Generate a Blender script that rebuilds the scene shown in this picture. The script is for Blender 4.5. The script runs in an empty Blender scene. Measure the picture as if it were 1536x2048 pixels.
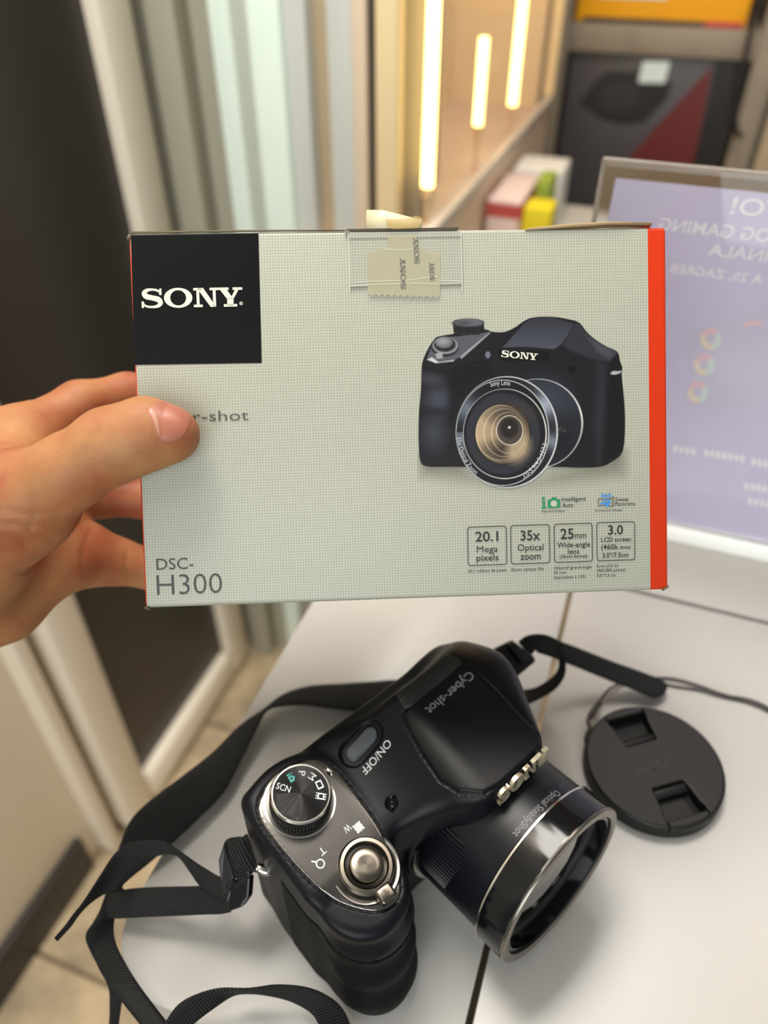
import bpy, bmesh, math, random
import numpy as np
import openvdb
from mathutils import Matrix, Vector
random.seed(7); RNG = np.random.default_rng(7)
SC = bpy.context.scene
COL = SC.collection
R = math.radians

# ---------------------------------------------------------------- camera, world, lights, exposure
EYE = Vector((0, 0, .33)); TILT = R(40); FPX = 1480.0      # metres above the counter, degrees down, focal length in pixels
cd = bpy.data.cameras.new('photo_camera'); co = bpy.data.objects.new('photo_camera', cd); COL.objects.link(co)
co.location = EYE; co.rotation_euler = (R(90) - TILT, 0, 0)
cd.sensor_fit = 'VERTICAL'; cd.sensor_height = 36; cd.sensor_width = 27; cd.lens = FPX / 2048 * 36
cd.clip_start = .01; cd.dof.use_dof = True; cd.dof.focus_distance = .247; cd.dof.aperture_fstop = 6.6
SC.camera = co

w = bpy.data.worlds.new('shop_air'); SC.world = w; w.use_nodes = True
bg = w.node_tree.nodes['Background']; bg.inputs[0].default_value = (.95, 1.0, .95, 1); bg.inputs[1].default_value = .22

def area(name, loc, aim, sx, sy, power, col, spread=180):
    l = bpy.data.lights.new(name, 'AREA'); l.shape = 'RECTANGLE'; l.size = sx; l.size_y = sy; l.energy = power; l.color = col; l.spread = R(spread)
    o = bpy.data.objects.new(name, l); COL.objects.link(o); o.location = loc
    o.rotation_euler = (Vector(aim) - Vector(loc)).to_track_quat('-Z', 'Y').to_euler()
    return o
area('ceiling_panel_light', (-.55, -.35, 1.75), (-.1, .2, 0), .6, .6, 3.5, (.97, 1.0, .93))
area('ceiling_strip_light', (.75, .75, 1.75), (.3, .4, 0), .9, .35, 6, (1.0, .88, .82))
area('ceiling_far_light', (-.2, .68, 1.6), (-.3, .8, 0), 1.0, .5, 44, (1.0, .95, .87))

area('added_front_fill_light', (-.35, -1.9, .75), (-.05, .6, 0), 1.8, 1.5, 41, (.96, 1.0, .98))  # added unseen fill behind the viewer, brightens the surfaces facing it

SC.view_settings.view_transform = 'Standard'; SC.view_settings.look = 'None'
SC.view_settings.gamma = 1; SC.view_settings.use_curve_mapping = False
SC.view_settings.exposure = 0.0

# ---------------------------------------------------------------- coordinates
CR = np.array([1., 0, 0]); CU = np.array([0, math.sin(TILT), math.cos(TILT)]); CF = np.array([0, math.cos(TILT), -math.sin(TILT)])
E0 = np.array(EYE)
def ray(u, v): return CR * (u - 768) / FPX - CU * (v - 1024) / FPX + CF
def atz(u, v, z):
    d = ray(u, v); return E0 + d * (z - E0[2]) / d[2]
def atd(u, v, dep): return E0 + ray(u, v) * dep            # point at a depth along the optical axis
YAW = R(20)                                                # the shop's own axes: b across, a away from us
DB = np.array([math.cos(YAW), -math.sin(YAW), 0]); DA = np.array([math.sin(YAW), math.cos(YAW), 0])
def shop(b, a, z=0): return Vector((DB * b + DA * a + np.array([0, 0, z])).tolist())

# ---------------------------------------------------------------- objects
def obj(name, me, mat=None, parent=None):
    o = bpy.data.objects.new(name, me); COL.objects.link(o)
    if mat is not None and me is not None and len(me.materials) == 0:
        for m in (mat if isinstance(mat, (list, tuple)) else [mat]): me.materials.append(m)
    if parent is not None: o.parent = parent
    return o
def tag(o, label=None, cat=None, group=None, kind=None):
    if label: o['label'] = label
    if cat: o['category'] = cat
    if group: o['group'] = group
    if kind: o['kind'] = kind
    return o
def thing(name, label, cat, loc=(0, 0, 0), rz=0, group=None, kind=None, matrix=None):
    o = bpy.data.objects.new(name, None); COL.objects.link(o); o.empty_display_size = .02
    if matrix is not None: o.matrix_world = matrix
    else: o.location = loc; o.rotation_euler = (0, 0, rz)
    return tag(o, label, cat, group, kind)

def mesh_np(name, P, F, smooth=True, flip=False):
    P = np.asarray(P, np.float32); F = np.asarray(F, np.int32)
    if flip: F = F[:, ::-1]
    me = bpy.data.meshes.new(name); n, k = F.shape
    me.vertices.add(len(P)); me.vertices.foreach_set('co', P.ravel())
    me.loops.add(n * k); me.loops.foreach_set('vertex_index', np.ascontiguousarray(F).ravel())
    me.polygons.add(n); me.polygons.foreach_set('loop_start', np.arange(n, dtype=np.int32) * k)
    me.update(calc_edges=True); me.validate()
    if smooth: me.polygons.foreach_set('use_smooth', np.ones(len(me.polygons), bool))
    return me
def mesh_py(name, V, F, smooth=False):
    me = bpy.data.meshes.new(name); me.from_pydata([tuple(map(float, v)) for v in V], [], [tuple(f) for f in F]); me.update()
    if smooth: me.polygons.foreach_set('use_smooth', [True] * len(me.polygons))
    return me
def box_mesh(name, x0, x1, y0, y1, z0, z1, bev=0, seg=2):
    bm = bmesh.new(); bmesh.ops.create_cube(bm, size=1)
    for v in bm.verts:
        v.co.x = x0 if v.co.x < 0 else x1; v.co.y = y0 if v.co.y < 0 else y1; v.co.z = z0 if v.co.z < 0 else z1
    if bev: bmesh.ops.bevel(bm, geom=bm.edges[:], offset=bev, segments=seg, profile=.5, affect='EDGES')
    me = bpy.data.meshes.new(name); bm.to_mesh(me); bm.free()
    if bev: me.polygons.foreach_set('use_smooth', [True] * len(me.polygons)); auto(me, 40)
    return me
def auto(me, deg):
    me.update(); bm = bmesh.new(); bm.from_mesh(me)
    for e in bm.edges:
        if len(e.link_faces) == 2 and e.calc_face_angle(0) > R(deg): e.smooth = False
    bm.to_mesh(me); bm.free()
def lathe(name, prof, seg=64, axis='z', close=False, smooth=True, sharp=35):
    """prof: list of (radius, height); revolved about z, or about -y (height runs along -y)."""
    V, F = [], []; n = len(prof)
    for i in range(seg):
        t = 2 * math.pi * i / seg; c, s = math.cos(t), math.sin(t)
        for r, h in prof:
            V.append((r * c, r * s, h) if axis == 'z' else (r * c, -h, r * s))
    for i in range(seg):
        j = (i + 1) % seg
        for k in range(n if close else n - 1):
            k2 = (k + 1) % n
            F.append((i * n + k, j * n + k, j * n + k2, i * n + k2))
    if not close:
        F.append(tuple(i * n for i in range(seg))[::-1]); F.append(tuple(i * n + n - 1 for i in range(seg)))
    me = mesh_py(name, V, F, smooth)
    bm = bmesh.new(); bm.from_mesh(me); bmesh.ops.remove_doubles(bm, verts=bm.verts, dist=1e-7); bmesh.ops.recalc_face_normals(bm, faces=bm.faces); bm.to_mesh(me); bm.free()
    if smooth: auto(me, sharp)
    return me
def tube(name, pts, rad, seg=8, sub=6):
    P = crom(np.array(pts, float), sub); n = len(P); V, F = [], []
    up = np.array([.123, .3, .95])
    for i in range(n):
        t = P[min(i + 1, n - 1)] - P[max(i - 1, 0)]; t /= np.linalg.norm(t)
        a = np.cross(t, up); a /= np.linalg.norm(a); b = np.cross(t, a)
        r = rad[i * (len(rad) - 1) // max(n - 1, 1)] if isinstance(rad, (list, tuple)) else rad
        for k in range(seg):
            q = 2 * math.pi * k / seg; V.append(P[i] + r * (math.cos(q) * a + math.sin(q) * b))
    for i in range(n - 1):
        for k in range(seg):
            k2 = (k + 1) % seg; F.append((i * seg + k, i * seg + k2, (i + 1) * seg + k2, (i + 1) * seg + k))
    F.append(tuple(range(seg))[::-1]); F.append(tuple((n - 1) * seg + k for k in range(seg)))
    return mesh_py(name, V, F, True)
def crom(P, sub):
    """Catmull-Rom through rows of P."""
    P = np.asarray(P, float); n = len(P); out = []
    for i in range(n - 1):
        p0 = P[max(i - 1, 0)]; p1 = P[i]; p2 = P[i + 1]; p3 = P[min(i + 2, n - 1)]
        for s in range(sub):
            t = s / sub
            out.append(.5 * ((2 * p1) + (p2 - p0) * t + (2 * p0 - 5 * p1 + 4 * p2 - p3) * t * t + (3 * p1 - p0 - 3 * p2 + p3) * t ** 3))
    out.append(P[-1]); return np.array(out)

# ---------------------------------------------------------------- signed distance modelling (millimetres unless noted)
class Field:
    def __init__(s, lo, hi, h):
        s.lo = np.array(lo, np.float32); s.h = h
        s.n = np.ceil((np.array(hi) - s.lo) / h).astype(int) + 1
        ax = [s.lo[i] + h * np.arange(s.n[i], dtype=np.float32) for i in range(3)]
        s.x, s.y, s.z = ax[0][:, None, None], ax[1][None, :, None], ax[2][None, None, :]
    def zero(s): return np.zeros(tuple(s.n), np.float32)
    def mesh(s, name, d):
        g = openvdb.FloatGrid(3 * s.h); g.copyFromArray(np.clip(d, -3 * s.h, 3 * s.h).astype(np.float32))
        g.transform = openvdb.createLinearTransform(voxelSize=s.h)
        P, F = g.convertToQuads(0.0)
        P = relax(P, F, 3) + s.lo
        a, b, c = P[F[:, 0]], P[F[:, 1]], P[F[:, 2]]
        vol = np.einsum('ij,ij->i', np.cross(a, b), c).sum()
        return P, F, vol < 0
    def obj(s, name, d, mat, parent, scale=.001):
        P, F, fl = s.mesh(name, d)
        return obj(name, mesh_np(name, P * scale, F, True, fl), mat, parent)
def relax(P, F, it):
    """light smoothing that keeps the volume: average along edges, then push back."""
    e = np.concatenate([F[:, [0, 1]], F[:, [1, 2]], F[:, [2, 3]], F[:, [3, 0]]]).astype(np.int64); n = len(P)
    cnt = np.maximum(np.bincount(e[:, 0], minlength=n), 1)[:, None]
    P = P.astype(np.float64)
    for k in range(it):
        for lam in (.5, -.52):
            A = np.stack([np.bincount(e[:, 0], weights=P[e[:, 1], i], minlength=n) for i in range(3)], 1) / cnt
            P = P + lam * (A - P)
    return P
def smin(a, b, k):
    h = np.maximum(k - np.abs(a - b), 0) / k; return np.minimum(a, b) - h * h * k * .25
def smax(a, b, k): return -smin(-a, -b, k)
def rbox(x, y, z, c, hw, r):
    qx = np.abs(x - c[0]) - hw[0] + r; qy = np.abs(y - c[1]) - hw[1] + r; qz = np.abs(z - c[2]) - hw[2] + r
    return np.sqrt(np.maximum(qx, 0) ** 2 + np.maximum(qy, 0) ** 2 + np.maximum(qz, 0) ** 2) + np.minimum(np.maximum(qx, np.maximum(qy, qz)), 0) - r
def poly_sd(px, py, P):
    """signed distance (2-D) to a closed polygon, negative inside."""
    P = np.asarray(P, float); d = np.full(np.broadcast(px, py).shape, 1e9); ins = np.zeros(d.shape, bool)
    for i in range(len(P)):
        a, b = P[i], P[i - 1]; ex, ey = b - a; wx, wy = px - a[0], py - a[1]
        t = np.clip((wx * ex + wy * ey) / (ex * ex + ey * ey + 1e-12), 0, 1)
        d = np.minimum(d, (wx - ex * t) ** 2 + (wy - ey * t) ** 2)
        c = ((a[1] > py) != (b[1] > py)) & (px < (b[0] - a[0]) * (py - a[1]) / (b[1] - a[1] + 1e-12) + a[0]); ins ^= c
    d = np.sqrt(d); return np.where(ins, -d, d)

# ---------------------------------------------------------------- materials
def lin(c):
    c = [v / 255 for v in c[:3]]
    return tuple(v / 12.92 if v <= .04045 else ((v + .055) / 1.055) ** 2.4 for v in c) + (1,)
MATS = {}
def P(name, rgb, rough=.5, metal=0, **k):
    if name in MATS: return MATS[name]
    m = bpy.data.materials.new(name); m.use_nodes = True; MATS[name] = m
    nt = m.node_tree; b = nt.nodes['Principled BSDF']
    b.inputs['Base Color'].default_value = lin(rgb); b.inputs['Roughness'].default_value = rough; b.inputs['Metallic'].default_value = metal
    for kk, v in k.items():
        if kk in ('var', 'bump', 'scale', 'bscale', 'stretch', 'turned'): continue
        b.inputs[kk.replace('_', ' ')].default_value = v
    L = nt.links.new
    if k.get('var') or k.get('bump'):
        tc = nt.nodes.new('ShaderNodeTexCoord'); src = tc.outputs['Object']
        if k.get('stretch'):
            mp = nt.nodes.new('ShaderNodeMapping'); mp.inputs['Scale'].default_value = k['stretch']; L(src, mp.inputs[0]); src = mp.outputs[0]
        if k.get('var'):
            nz = nt.nodes.new('ShaderNodeTexNoise'); nz.inputs['Scale'].default_value = k.get('scale', 40); nz.inputs['Detail'].default_value = 5; L(src, nz.inputs['Vector'])
            rp = nt.nodes.new('ShaderNodeValToRGB'); a = k['var']
            rp.color_ramp.elements[0].position = .3; rp.color_ramp.elements[1].position = .7
            rp.color_ramp.elements[0].color = lin([max(0, c * (1 - a)) for c in rgb]); rp.color_ramp.elements[1].color = lin([min(255, c * (1 + a)) for c in rgb])
            L(nz.outputs['Fac'], rp.inputs[0]); L(rp.outputs[0], b.inputs['Base Color'])
        if k.get('bump'):
            n2 = nt.nodes.new('ShaderNodeTexNoise'); n2.inputs['Scale'].default_value = k.get('bscale', 900); n2.inputs['Detail'].default_value = 3; L(src, n2.inputs['Vector'])
            bp = nt.nodes.new('ShaderNodeBump'); bp.inputs['Strength'].default_value = k['bump']; bp.inputs['Distance'].default_value = .0004; L(n2.outputs['Fac'], bp.inputs['Height']); L(bp.outputs[0], b.inputs['Normal'])
    if k.get('turned'):
        tn = nt.nodes.new('ShaderNodeTangent'); tn.direction_type = 'RADIAL'; tn.axis = 'Z'; L(tn.outputs[0], b.inputs['Tangent'])
    return m
def glass(name, rgb=(240, 240, 240), rough=.02, ior=1.45, spec=.5):
    if name in MATS: return MATS[name]
    m = P(name, rgb, rough); b = m.node_tree.nodes['Principled BSDF']; b.inputs['Transmission Weight'].default_value = 1; b.inputs['IOR'].default_value = ior
    return m
def emit(name, rgb, s):
    m = P(name, rgb, .5); b = m.node_tree.nodes['Principled BSDF']; b.inputs['Emission Color'].default_value = lin(rgb); b.inputs['Emission Strength'].default_value = s
    return m
def thin(name, rgb, alpha, rough=.3):
    m = P(name, rgb, rough); b = m.node_tree.nodes['Principled BSDF']; b.inputs['Alpha'].default_value = alpha
    return m

# ---------------------------------------------------------------- lettering
_T = {}
def T(s, bold=0.0):
    """flat outline of a line of text: verts (n,2) with x from 0 to 1 and cap height 1, plus faces."""
    key = (s, bold)
    if key in _T: return _T[key]
    c = bpy.data.curves.new('t', 'FONT'); c.body = s; c.offset = bold; c.resolution_u = 3; c.fill_mode = 'BOTH'
    o = bpy.data.objects.new('t', c); COL.objects.link(o)
    me = bpy.data.meshes.new_from_object(o.evaluated_get(bpy.context.evaluated_depsgraph_get()))
    V = np.array([v.co[:2] for v in me.vertices]); F = [tuple(p.vertices) for p in me.polygons]
    bpy.data.objects.remove(o); bpy.data.curves.remove(c); bpy.data.meshes.remove(me)
    V[:, 0] = (V[:, 0] - V[:, 0].min()) / np.ptp(V[:, 0]); V[:, 1] /= CAP
    _T[key] = (V, F); return _T[key]
CAP = .69
def ell(cx, cy, rx, ry, n=32, a0=0, a1=360): return [(cx + rx * math.cos(R(a0 + (a1 - a0) * i / n)), cy + ry * math.sin(R(a0 + (a1 - a0) * i / n))) for i in range(n + (a1 - a0 < 360))]
def logo():
    """the maker's slab-serif wordmark as overlapping convex-ish polygons, height 1, width ~5.75."""
    polys = []
    # S: thick spine drawn as quads along a path
    pth = crom(np.array([(1.10, .80), (.95, .905), (.68, .95), (.38, .91), (.23, .76), (.34, .60), (.66, .52), (1.0, .43), (1.12, .26), (.98, .10), (.66, .045), (.34, .08), (.16, .20)]), 5)
    wd = np.interp(np.linspace(0, 12, len(pth)), [0, 1, 2, 3, 4, 5, 6, 7, 8, 9, 10, 11, 12], [.04, .055, .055, .09, .14, .145, .13, .145, .14, .09, .055, .055, .04])
    nn = np.gradient(pth, axis=0); nn /= np.linalg.norm(nn, axis=1)[:, None]; nn = np.stack([-nn[:, 1], nn[:, 0]], 1)
    A, B = pth + nn * wd[:, None], pth - nn * wd[:, None]
    for i in range(len(pth) - 1): polys.append([A[i], B[i], B[i + 1], A[i + 1]])
    polys.append([(1.08, .66), (1.2, .66), (1.2, 1.0), (1.1, 1.0), (1.04, .84)]); polys.append([(.06, 0), (.16, 0), (.22, .16), (.18, .34), (.06, .34)])
    o, i_ = ell(2.13, .5, .80, .52, 40), ell(2.13, .5, .45, .40, 40)
    for k in range(40): polys.append([o[k], o[(k + 1) % 40], i_[(k + 1) % 40], i_[k]])
    x = 3.0
    def a(*p): polys.append([(x + q[0], q[1]) for q in p])
    a((.17, .1), (.33, .1), (.33, .9), (.17, .9)); a((0, 0), (.5, 0), (.5, .13), (0, .13)); a((0, .87), (.5, .87), (.5, 1), (0, 1))
    a((.2, 1), (.55, 1), (1.26, 0), (.95, 0)); a((1.1, 0), (1.26, 0), (1.26, .9), (1.1, .9)); a((.93, .87), (1.43, .87), (1.43, 1), (.93, 1))
    x = 4.38
    a((.52, .05), (.88, .05), (.88, .45), (.52, .45)); a((.32, 0), (1.08, 0), (1.08, .13), (.32, .13))
    a((.12, .9), (.5, .9), (.88, .4), (.52, .4)); a((1.0, .9), (1.2, .9), (.88, .4), (.7, .4)); a((0, .87), (.62, .87), (.62, 1), (0, 1)); a((.85, .87), (1.4, .87), (1.4, 1), (.85, 1))
    return polys, 5.78
def polys_mesh(name, polys, fn, depth=0.0, dfn=None):
    """polygons mapped to 3-D by fn(x,y); with dfn the back face is mapped by dfn and side walls are added."""
    V, F = [], []
    for p in polys:
        ar = sum(p[i - 1][0] * p[i][1] - p[i][0] * p[i - 1][1] for i in range(len(p)))
        p = list(p) if ar > 0 else list(p)[::-1]
        i0 = len(V); n = len(p); V += [fn(*q) for q in p]; F.append(tuple(range(i0, i0 + n)))
        if dfn:
            V += [dfn(*q) for q in p]; F += [(i0 + k, i0 + n + k, i0 + n + (k + 1) % n, i0 + (k + 1) % n) for k in range(n)]
    return mesh_py(name, V, F)
def text_mesh(name, s, fn, bold=0.0):
    V, F = T(s, bold); return mesh_py(name, [fn(x, y) for x, y in V], F)
# ================================================================ the shop: floor, walls, door, window frames
def sm(name, b0, b1, a0, a1, z0, z1, mat, parent=None, bev=0.0, kind=None):
    """a box in the shop's axes, origin at its base centre."""
    cb, ca = (b0 + b1) / 2, (a0 + a1) / 2
    me = box_mesh(name, b0 - cb, b1 - cb, a0 - ca, a1 - ca, 0, z1 - z0, bev)
    o = obj(name, me, mat, parent)
    if parent is None: o.location = shop(cb, ca, z0); o.rotation_euler = (0, 0, -YAW)
    else:                                              # parents made by frame() share the shop's axes with origin (b,a,z)
        q = parent['_o']; o.location = (cb - q[0], ca - q[1], z0 - q[2])
    if kind: o['kind'] = kind
    return o
def frame(name, b, a, z, label=None, cat=None, kind=None, group=None):
    o = thing(name, label, cat, shop(b, a, z), -YAW, group, kind); o['_o'] = (b, a, z); return o
ZF = -.92
white = P('white_paint', (236, 224, 206), .45); mint = P('pale_mint_paint', (238, 252, 240), .45)
beige_paint_and_shade = P('grey_beige_paint_and_shade', (168, 163, 146), .55); greywhite = P('grey_white_paint', (205, 206, 200), .5)  # grey beige: shade put into the colour beside the door, plain on the far wall
brownstrip = P('tan_strip', (176, 156, 126), .5); peach = P('peach_laminate', (226, 204, 178), .5); cream = P('cream_laminate', (250, 226, 178), .5)
gasket = P('black_gasket_and_gap_shade', (40, 36, 32), .6); darkpanel = P('dark_brown_panel', (42, 36, 32), .32); darkbase = P('dark_baseboard', (44, 38, 34), .5)
stone = P('beige_stone', (172, 152, 122), .55, var=.22, scale=9, bump=.15, bscale=60); grout = P('tile_joint', (120, 104, 84), .8)

floor = frame('floor', 0, .9, ZF, kind='structure'); floor['label'] = 'beige mottled stone tile floor beside the counter'
sm('joint_bed', -1.6, 1.6, -.9, 3.2, ZF - .05, ZF - .004, grout, floor)
me = box_mesh('tile', -.222, .222, -.222, .222, -.02, 0, .003, 1)
for i in range(-3, 4):
    for j in range(-2, 6):
        t = obj('tile', me, stone, floor); t.location = (-.07 + i * .45, .228 + .225 + j * .45 - .9, .0005 * ((i * 3 + j) % 3))

wl = sm('wall_left', -.80, -.66, -.6, .397, ZF, 1.7, white, kind='structure', bev=.004); wl['label'] = 'plain white wall panel at the lower left beside the dark door'
bb = sm('baseboard_left', -.66, -.648, -.6, .37, ZF, ZF + .09, darkbase, kind='structure', bev=.002); bb['label'] = 'dark baseboard along the white wall panel'
door = frame('door_1', -.62, .6, ZF, kind='structure'); door['label'] = 'white framed door with a dark brown panel'
sm('jamb', -.72, -.63, .397, .420, ZF, 1.7, white, door, .006)
sm('jamb_gap_shade', -.72, -.675, .420, .445, ZF, 1.7, gasket, door)  # black bar stands in for the shade inside the gap
sm('stile', -.68, -.612, .437, .4985, ZF + .012, 1.7, white, door, .012)
sm('bottom_rail', -.68, -.612, .4985, .79, ZF + .012, ZF + .085, white, door, .012)
sm('stile', -.68, -.612, .79, .855, ZF + .012, 1.7, white, door, .012)
sm('top_rail', -.68, -.612, .4985, .79, 1.55, 1.7, white, door, .012)
sm('dark_panel', -.655, -.632, .49, .80, ZF + .07, 1.6, darkpanel, door)
wb = sm('wall_back', -.70, -.28, .90, .95, ZF, 1.7, beige_paint_and_shade, kind='structure'); wb['label'] = 'wall strip with painted-in grey beige shade between the dark door and the pale post'  # shade of the recess is put into this wall's base colour
for k, (b0, b1, a0, m, lb) in enumerate(((-.612, -.571, .868, beige_paint_and_shade, 'narrow strip with painted-in grey beige shade right of the dark door frame'), (-.486, -.404, .80, mint, 'wide pale mint post left of the glass display'),
                                    (-.404, -.379, .808, greywhite, 'narrow grey white strip against the pale mint post'), (-.379, -.3576, .825, brownstrip, 'narrow tan vertical strip in the window frame'),
                                    (-.3576, -.3286, .81, greywhite, 'grey white upright between tan and peach strips'), (-.3286, -.313, .806, peach, 'slim peach upright beside the black gasket line'),
                                    (-.313, -.3054, .815, gasket, 'thin black gasket line beside the cream upright'))):
    t = sm('trim_%d' % (k + 1), b0, b1, a0, .898, ZF, 1.7, m, kind='structure', bev=.003 if k not in (3, 6) else 0); t['label'] = lb

wf = sm('wall_far', -1.6, 1.6, 2.7, 2.8, ZF, 1.7, beige_paint_and_shade, kind='structure'); wf['label'] = 'grey beige far wall behind the shelf unit'
# ---------------------------------------------------------------- counters
lam = P('white_laminate', (172, 168, 164), .32, var=.015, scale=6); lam_edge = P('laminate_edge', (215, 208, 196), .4); plinth = P('counter_side', (206, 200, 188), .5)
def counter(label, b0, b1, a0, a1, corner=None):
    c = frame('white_counter', (b0 + b1) / 2, (a0 + a1) / 2, ZF, label, 'counter', group='white counter units')
    q = c['_o']
    pts = [(b1, a0), (b1, a1), (b0, a1)]
    if corner:
        pts += [(b0, a0 + corner)] + [(b0 + corner - corner * math.cos(R(90 * k / 8)), a0 + corner - corner * math.sin(R(90 * k / 8))) for k in range(1, 8)] + [(b0 + corner, a0)]
    else: pts.append((b0, a0))
    bm = bmesh.new(); vs = [bm.verts.new((p[0] - q[0], p[1] - q[1], -.024 - ZF)) for p in pts]; f = bm.faces.new(vs)
    r = bmesh.ops.extrude_face_region(bm, geom=[f]); [setattr(v.co, 'z', -ZF) for v in r['geom'] if isinstance(v, bmesh.types.BMVert)]
    bmesh.ops.recalc_face_normals(bm, faces=bm.faces)
    bmesh.ops.bevel(bm, geom=[e for e in bm.edges if abs(e.verts[0].co.z - e.verts[1].co.z) < 1e-6 and e.verts[0].co.z > -ZF - .001], offset=.0012, segments=2, affect='EDGES', profile=.5)
    me = bpy.data.meshes.new('counter_top'); bm.to_mesh(me); bm.free(); me.polygons.foreach_set('use_smooth', [True] * len(me.polygons)); auto(me, 35)
    obj('counter_top', me, lam, c)
    sm('cabinet', b0 + .03, b1 - .004, a0 + .03, a1 - .004, ZF + .06, -.024, plinth, c)
    sm('plinth', b0 + .05, b1 - .02, a0 + .06, a1 - .02, ZF, ZF + .06, gasket, c)
    return c
counter('narrow white counter top left of the dark seam, under the camera grip', -.1467, -.0018, .0607, .74, .03)
counter('white counter top right of the dark seam, under the round lens cap', .0006, .56, .0607, .3505)
counter('white counter top carrying the clear sign holder', .0006, .56, .3535, .74)
# ---------------------------------------------------------------- glass display case with light tubes
dc = frame('glass_display_case', -.36, 1.2, ZF, 'cream glass display case with glowing tubes behind the held box', 'display case')
pinkish = P('pinkish_beige_laminate', (216, 190, 164), .5); creamwall = P('cream_back', (236, 212, 172), .6)
sm('base_cabinet', -.46, -.248, .80, 1.62, ZF, .012, pinkish, dc, .004)
sm('bottom_rail', -.2565, -.242, .80, 1.62, .012, .03, P('pale_metal', (214, 200, 186), .35), dc, .003)
sm('back_panel', -.46, -.44, .80, 1.62, .012, 1.2, creamwall, dc)
sm('end_panel', -.44, -.27, 1.60, 1.62, .012, 1.2, creamwall, dc)
sm('corner_post', -.3054, -.281, .812, .832, .012, 1.2, cream, dc, .002)
sm('corner_post', -.262, -.242, 1.602, 1.622, .03, 1.2, cream, dc, .002)
sm('divider', -.44, -.29, 1.005, 1.011, .03, 1.2, creamwall, dc)
gp = sm('glass_pane', -.249, -.246, .832, 1.602, .03, 1.2, thin('window_glass', (235, 235, 230), .10, .03), dc)
tubem = emit('glowing_tube', (255, 214, 128), 8.0); tubecap = P('tube_cap', (232, 200, 150), .4)
for k, (a, z0, z1, r, lb) in enumerate(((.875, .062, .75, .0068, 'long glowing yellow light tube nearest the cream upright'), (1.105, .08, .197, .006, 'short glowing light tube, the middle one of three'), (1.335, .062, .75, .0068, 'glowing light tube farthest along the display case'))):
    t = frame('light_tube', -.264, a, z0 - .012, lb, 'light tube', group='light tubes in the glass case')
    obj('glowing_tube', lathe('glowing_tube', [(r, .012), (r, z1 - z0)], 16), tubem, t)
    obj('end_cap', lathe('end_cap', [(r * .7, 0), (r * 1.15, .003), (r * 1.15, .013), (r, .014)], 16), tubecap, t)
    obj('stand', box_mesh('stand', -.003, .003, -.003, .003, .03 - z0 + .012 - .018, 0, .002), tubecap, t)
pk = frame('blister_pack', -.405, .845, .012, 'small pink and red package inside the glass case', 'package')
obj('card', box_mesh('card', -.02, .02, -.003, .003, 0, .11, .002), P('pink_card', (226, 150, 140), .5), pk)
obj('blister', box_mesh('blister', -.014, .014, -.012, -.003, .02, .075, .004), P('red_plastic', (206, 84, 78), .35), pk)
# ---------------------------------------------------------------- shelf unit far behind
su = frame('shelf_unit', -.06, 1.95, ZF, 'grey brown shelf unit behind the sign', 'shelf')
shm = P('grey_brown_shelf', (150, 137, 120), .55, var=.05, scale=12)
for b0, b1 in ((-.300, -.255), (.105, .150)): sm('upright', b0, b1, 1.80, 1.835, ZF, .8, shm, su, .003)
for z in (.078, -.335, .52): sm('shelf_board', -.255, .105, 1.80, 2.15, z, z + .048, shm, su, .003)
sm('back_panel', -.300, .150, 2.15, 2.17, ZF, .8, P('shelf_back', (96, 84, 72), .7), su)
gb = frame('product_box', -.08, 1.95, -.287, 'large dark grey product box with red corner on the shelf', 'box')
sm('carton', -.245, .098, 1.812, 2.1, -.287, .0765, P('charcoal_card', (74, 70, 74), .45, var=.05, scale=8), gb, .003)
def flat(name, parent, pts, a, mat, dep=.0012):
    q = parent['_o']
    me = polys_mesh(name, [pts], lambda x, z: (x - q[0], a - dep - q[1], z - q[2]), dfn=lambda x, z: (x - q[0], a + .0008 - q[1], z - q[2]))
    return obj(name, me, mat, parent)
flat('printed_gadget', gb, [(-.215, -.02), (-.19, .025), (-.165, .045), (-.10, .047), (-.06, .042), (-.035, .03), (-.04, .0), (-.075, -.045), (-.12, -.052), (-.165, -.045), (-.19, -.03)], 1.812, P('black_print', (34, 32, 32), .4))
flat('printed_gadget_lens', gb, ell(-.135, -.002, .042, .028, 24), 1.8108, P('dark_print', (46, 43, 42), .4))
flat('red_corner', gb, [(-.125, -.23), (-.095, -.12), (.033, .066), (.043, -.085), (.04, -.28), (-.13, -.28)], 1.8122, P('dark_red_print', (104, 34, 34), .45))
flat('black_corner', gb, [(.037, .074), (.097, .074), (.097, -.28), (.04, -.28), (.043, -.08)], 1.8106, P('black_print', (34, 32, 32), .4))
flat('black_base_print', gb, [(-.10, -.155), (.04, -.14), (.04, -.28), (-.12, -.28)], 1.8098, P('black_print', (34, 32, 32), .4))
flat('price_label', gb, ell(0, 0, 0, 0, 1)[:0] or [(-.102, .028), (-.05, .03), (-.048, .068), (-.10, .066)], 1.8096, P('white_label', (226, 238, 236), .5))
yb = frame('yellow_box', -.08, 1.95, .126, 'bright yellow box on the shelf above the dark product box', 'box')
sm('carton', -.25, .075, 1.83, 2.1, .1265, .33, P('yellow_card', (255, 178, 24), .45), yb, .003)
flat('white_print', yb, [(-.215, .168), (-.08, .168), (-.08, .25), (-.215, .25)], 1.83, P('white_label', (226, 238, 236), .5))
flat('dark_band', yb, [(-.235, .127), (.0, .127), (.0, .135), (-.235, .135)], 1.8296, P('dark_print', (46, 43, 42), .4))
flat('red_band', yb, [(.0, .127), (.07, .127), (.07, .136), (.0, .136)], 1.8296, P('red_print', (190, 60, 60), .5))
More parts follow.
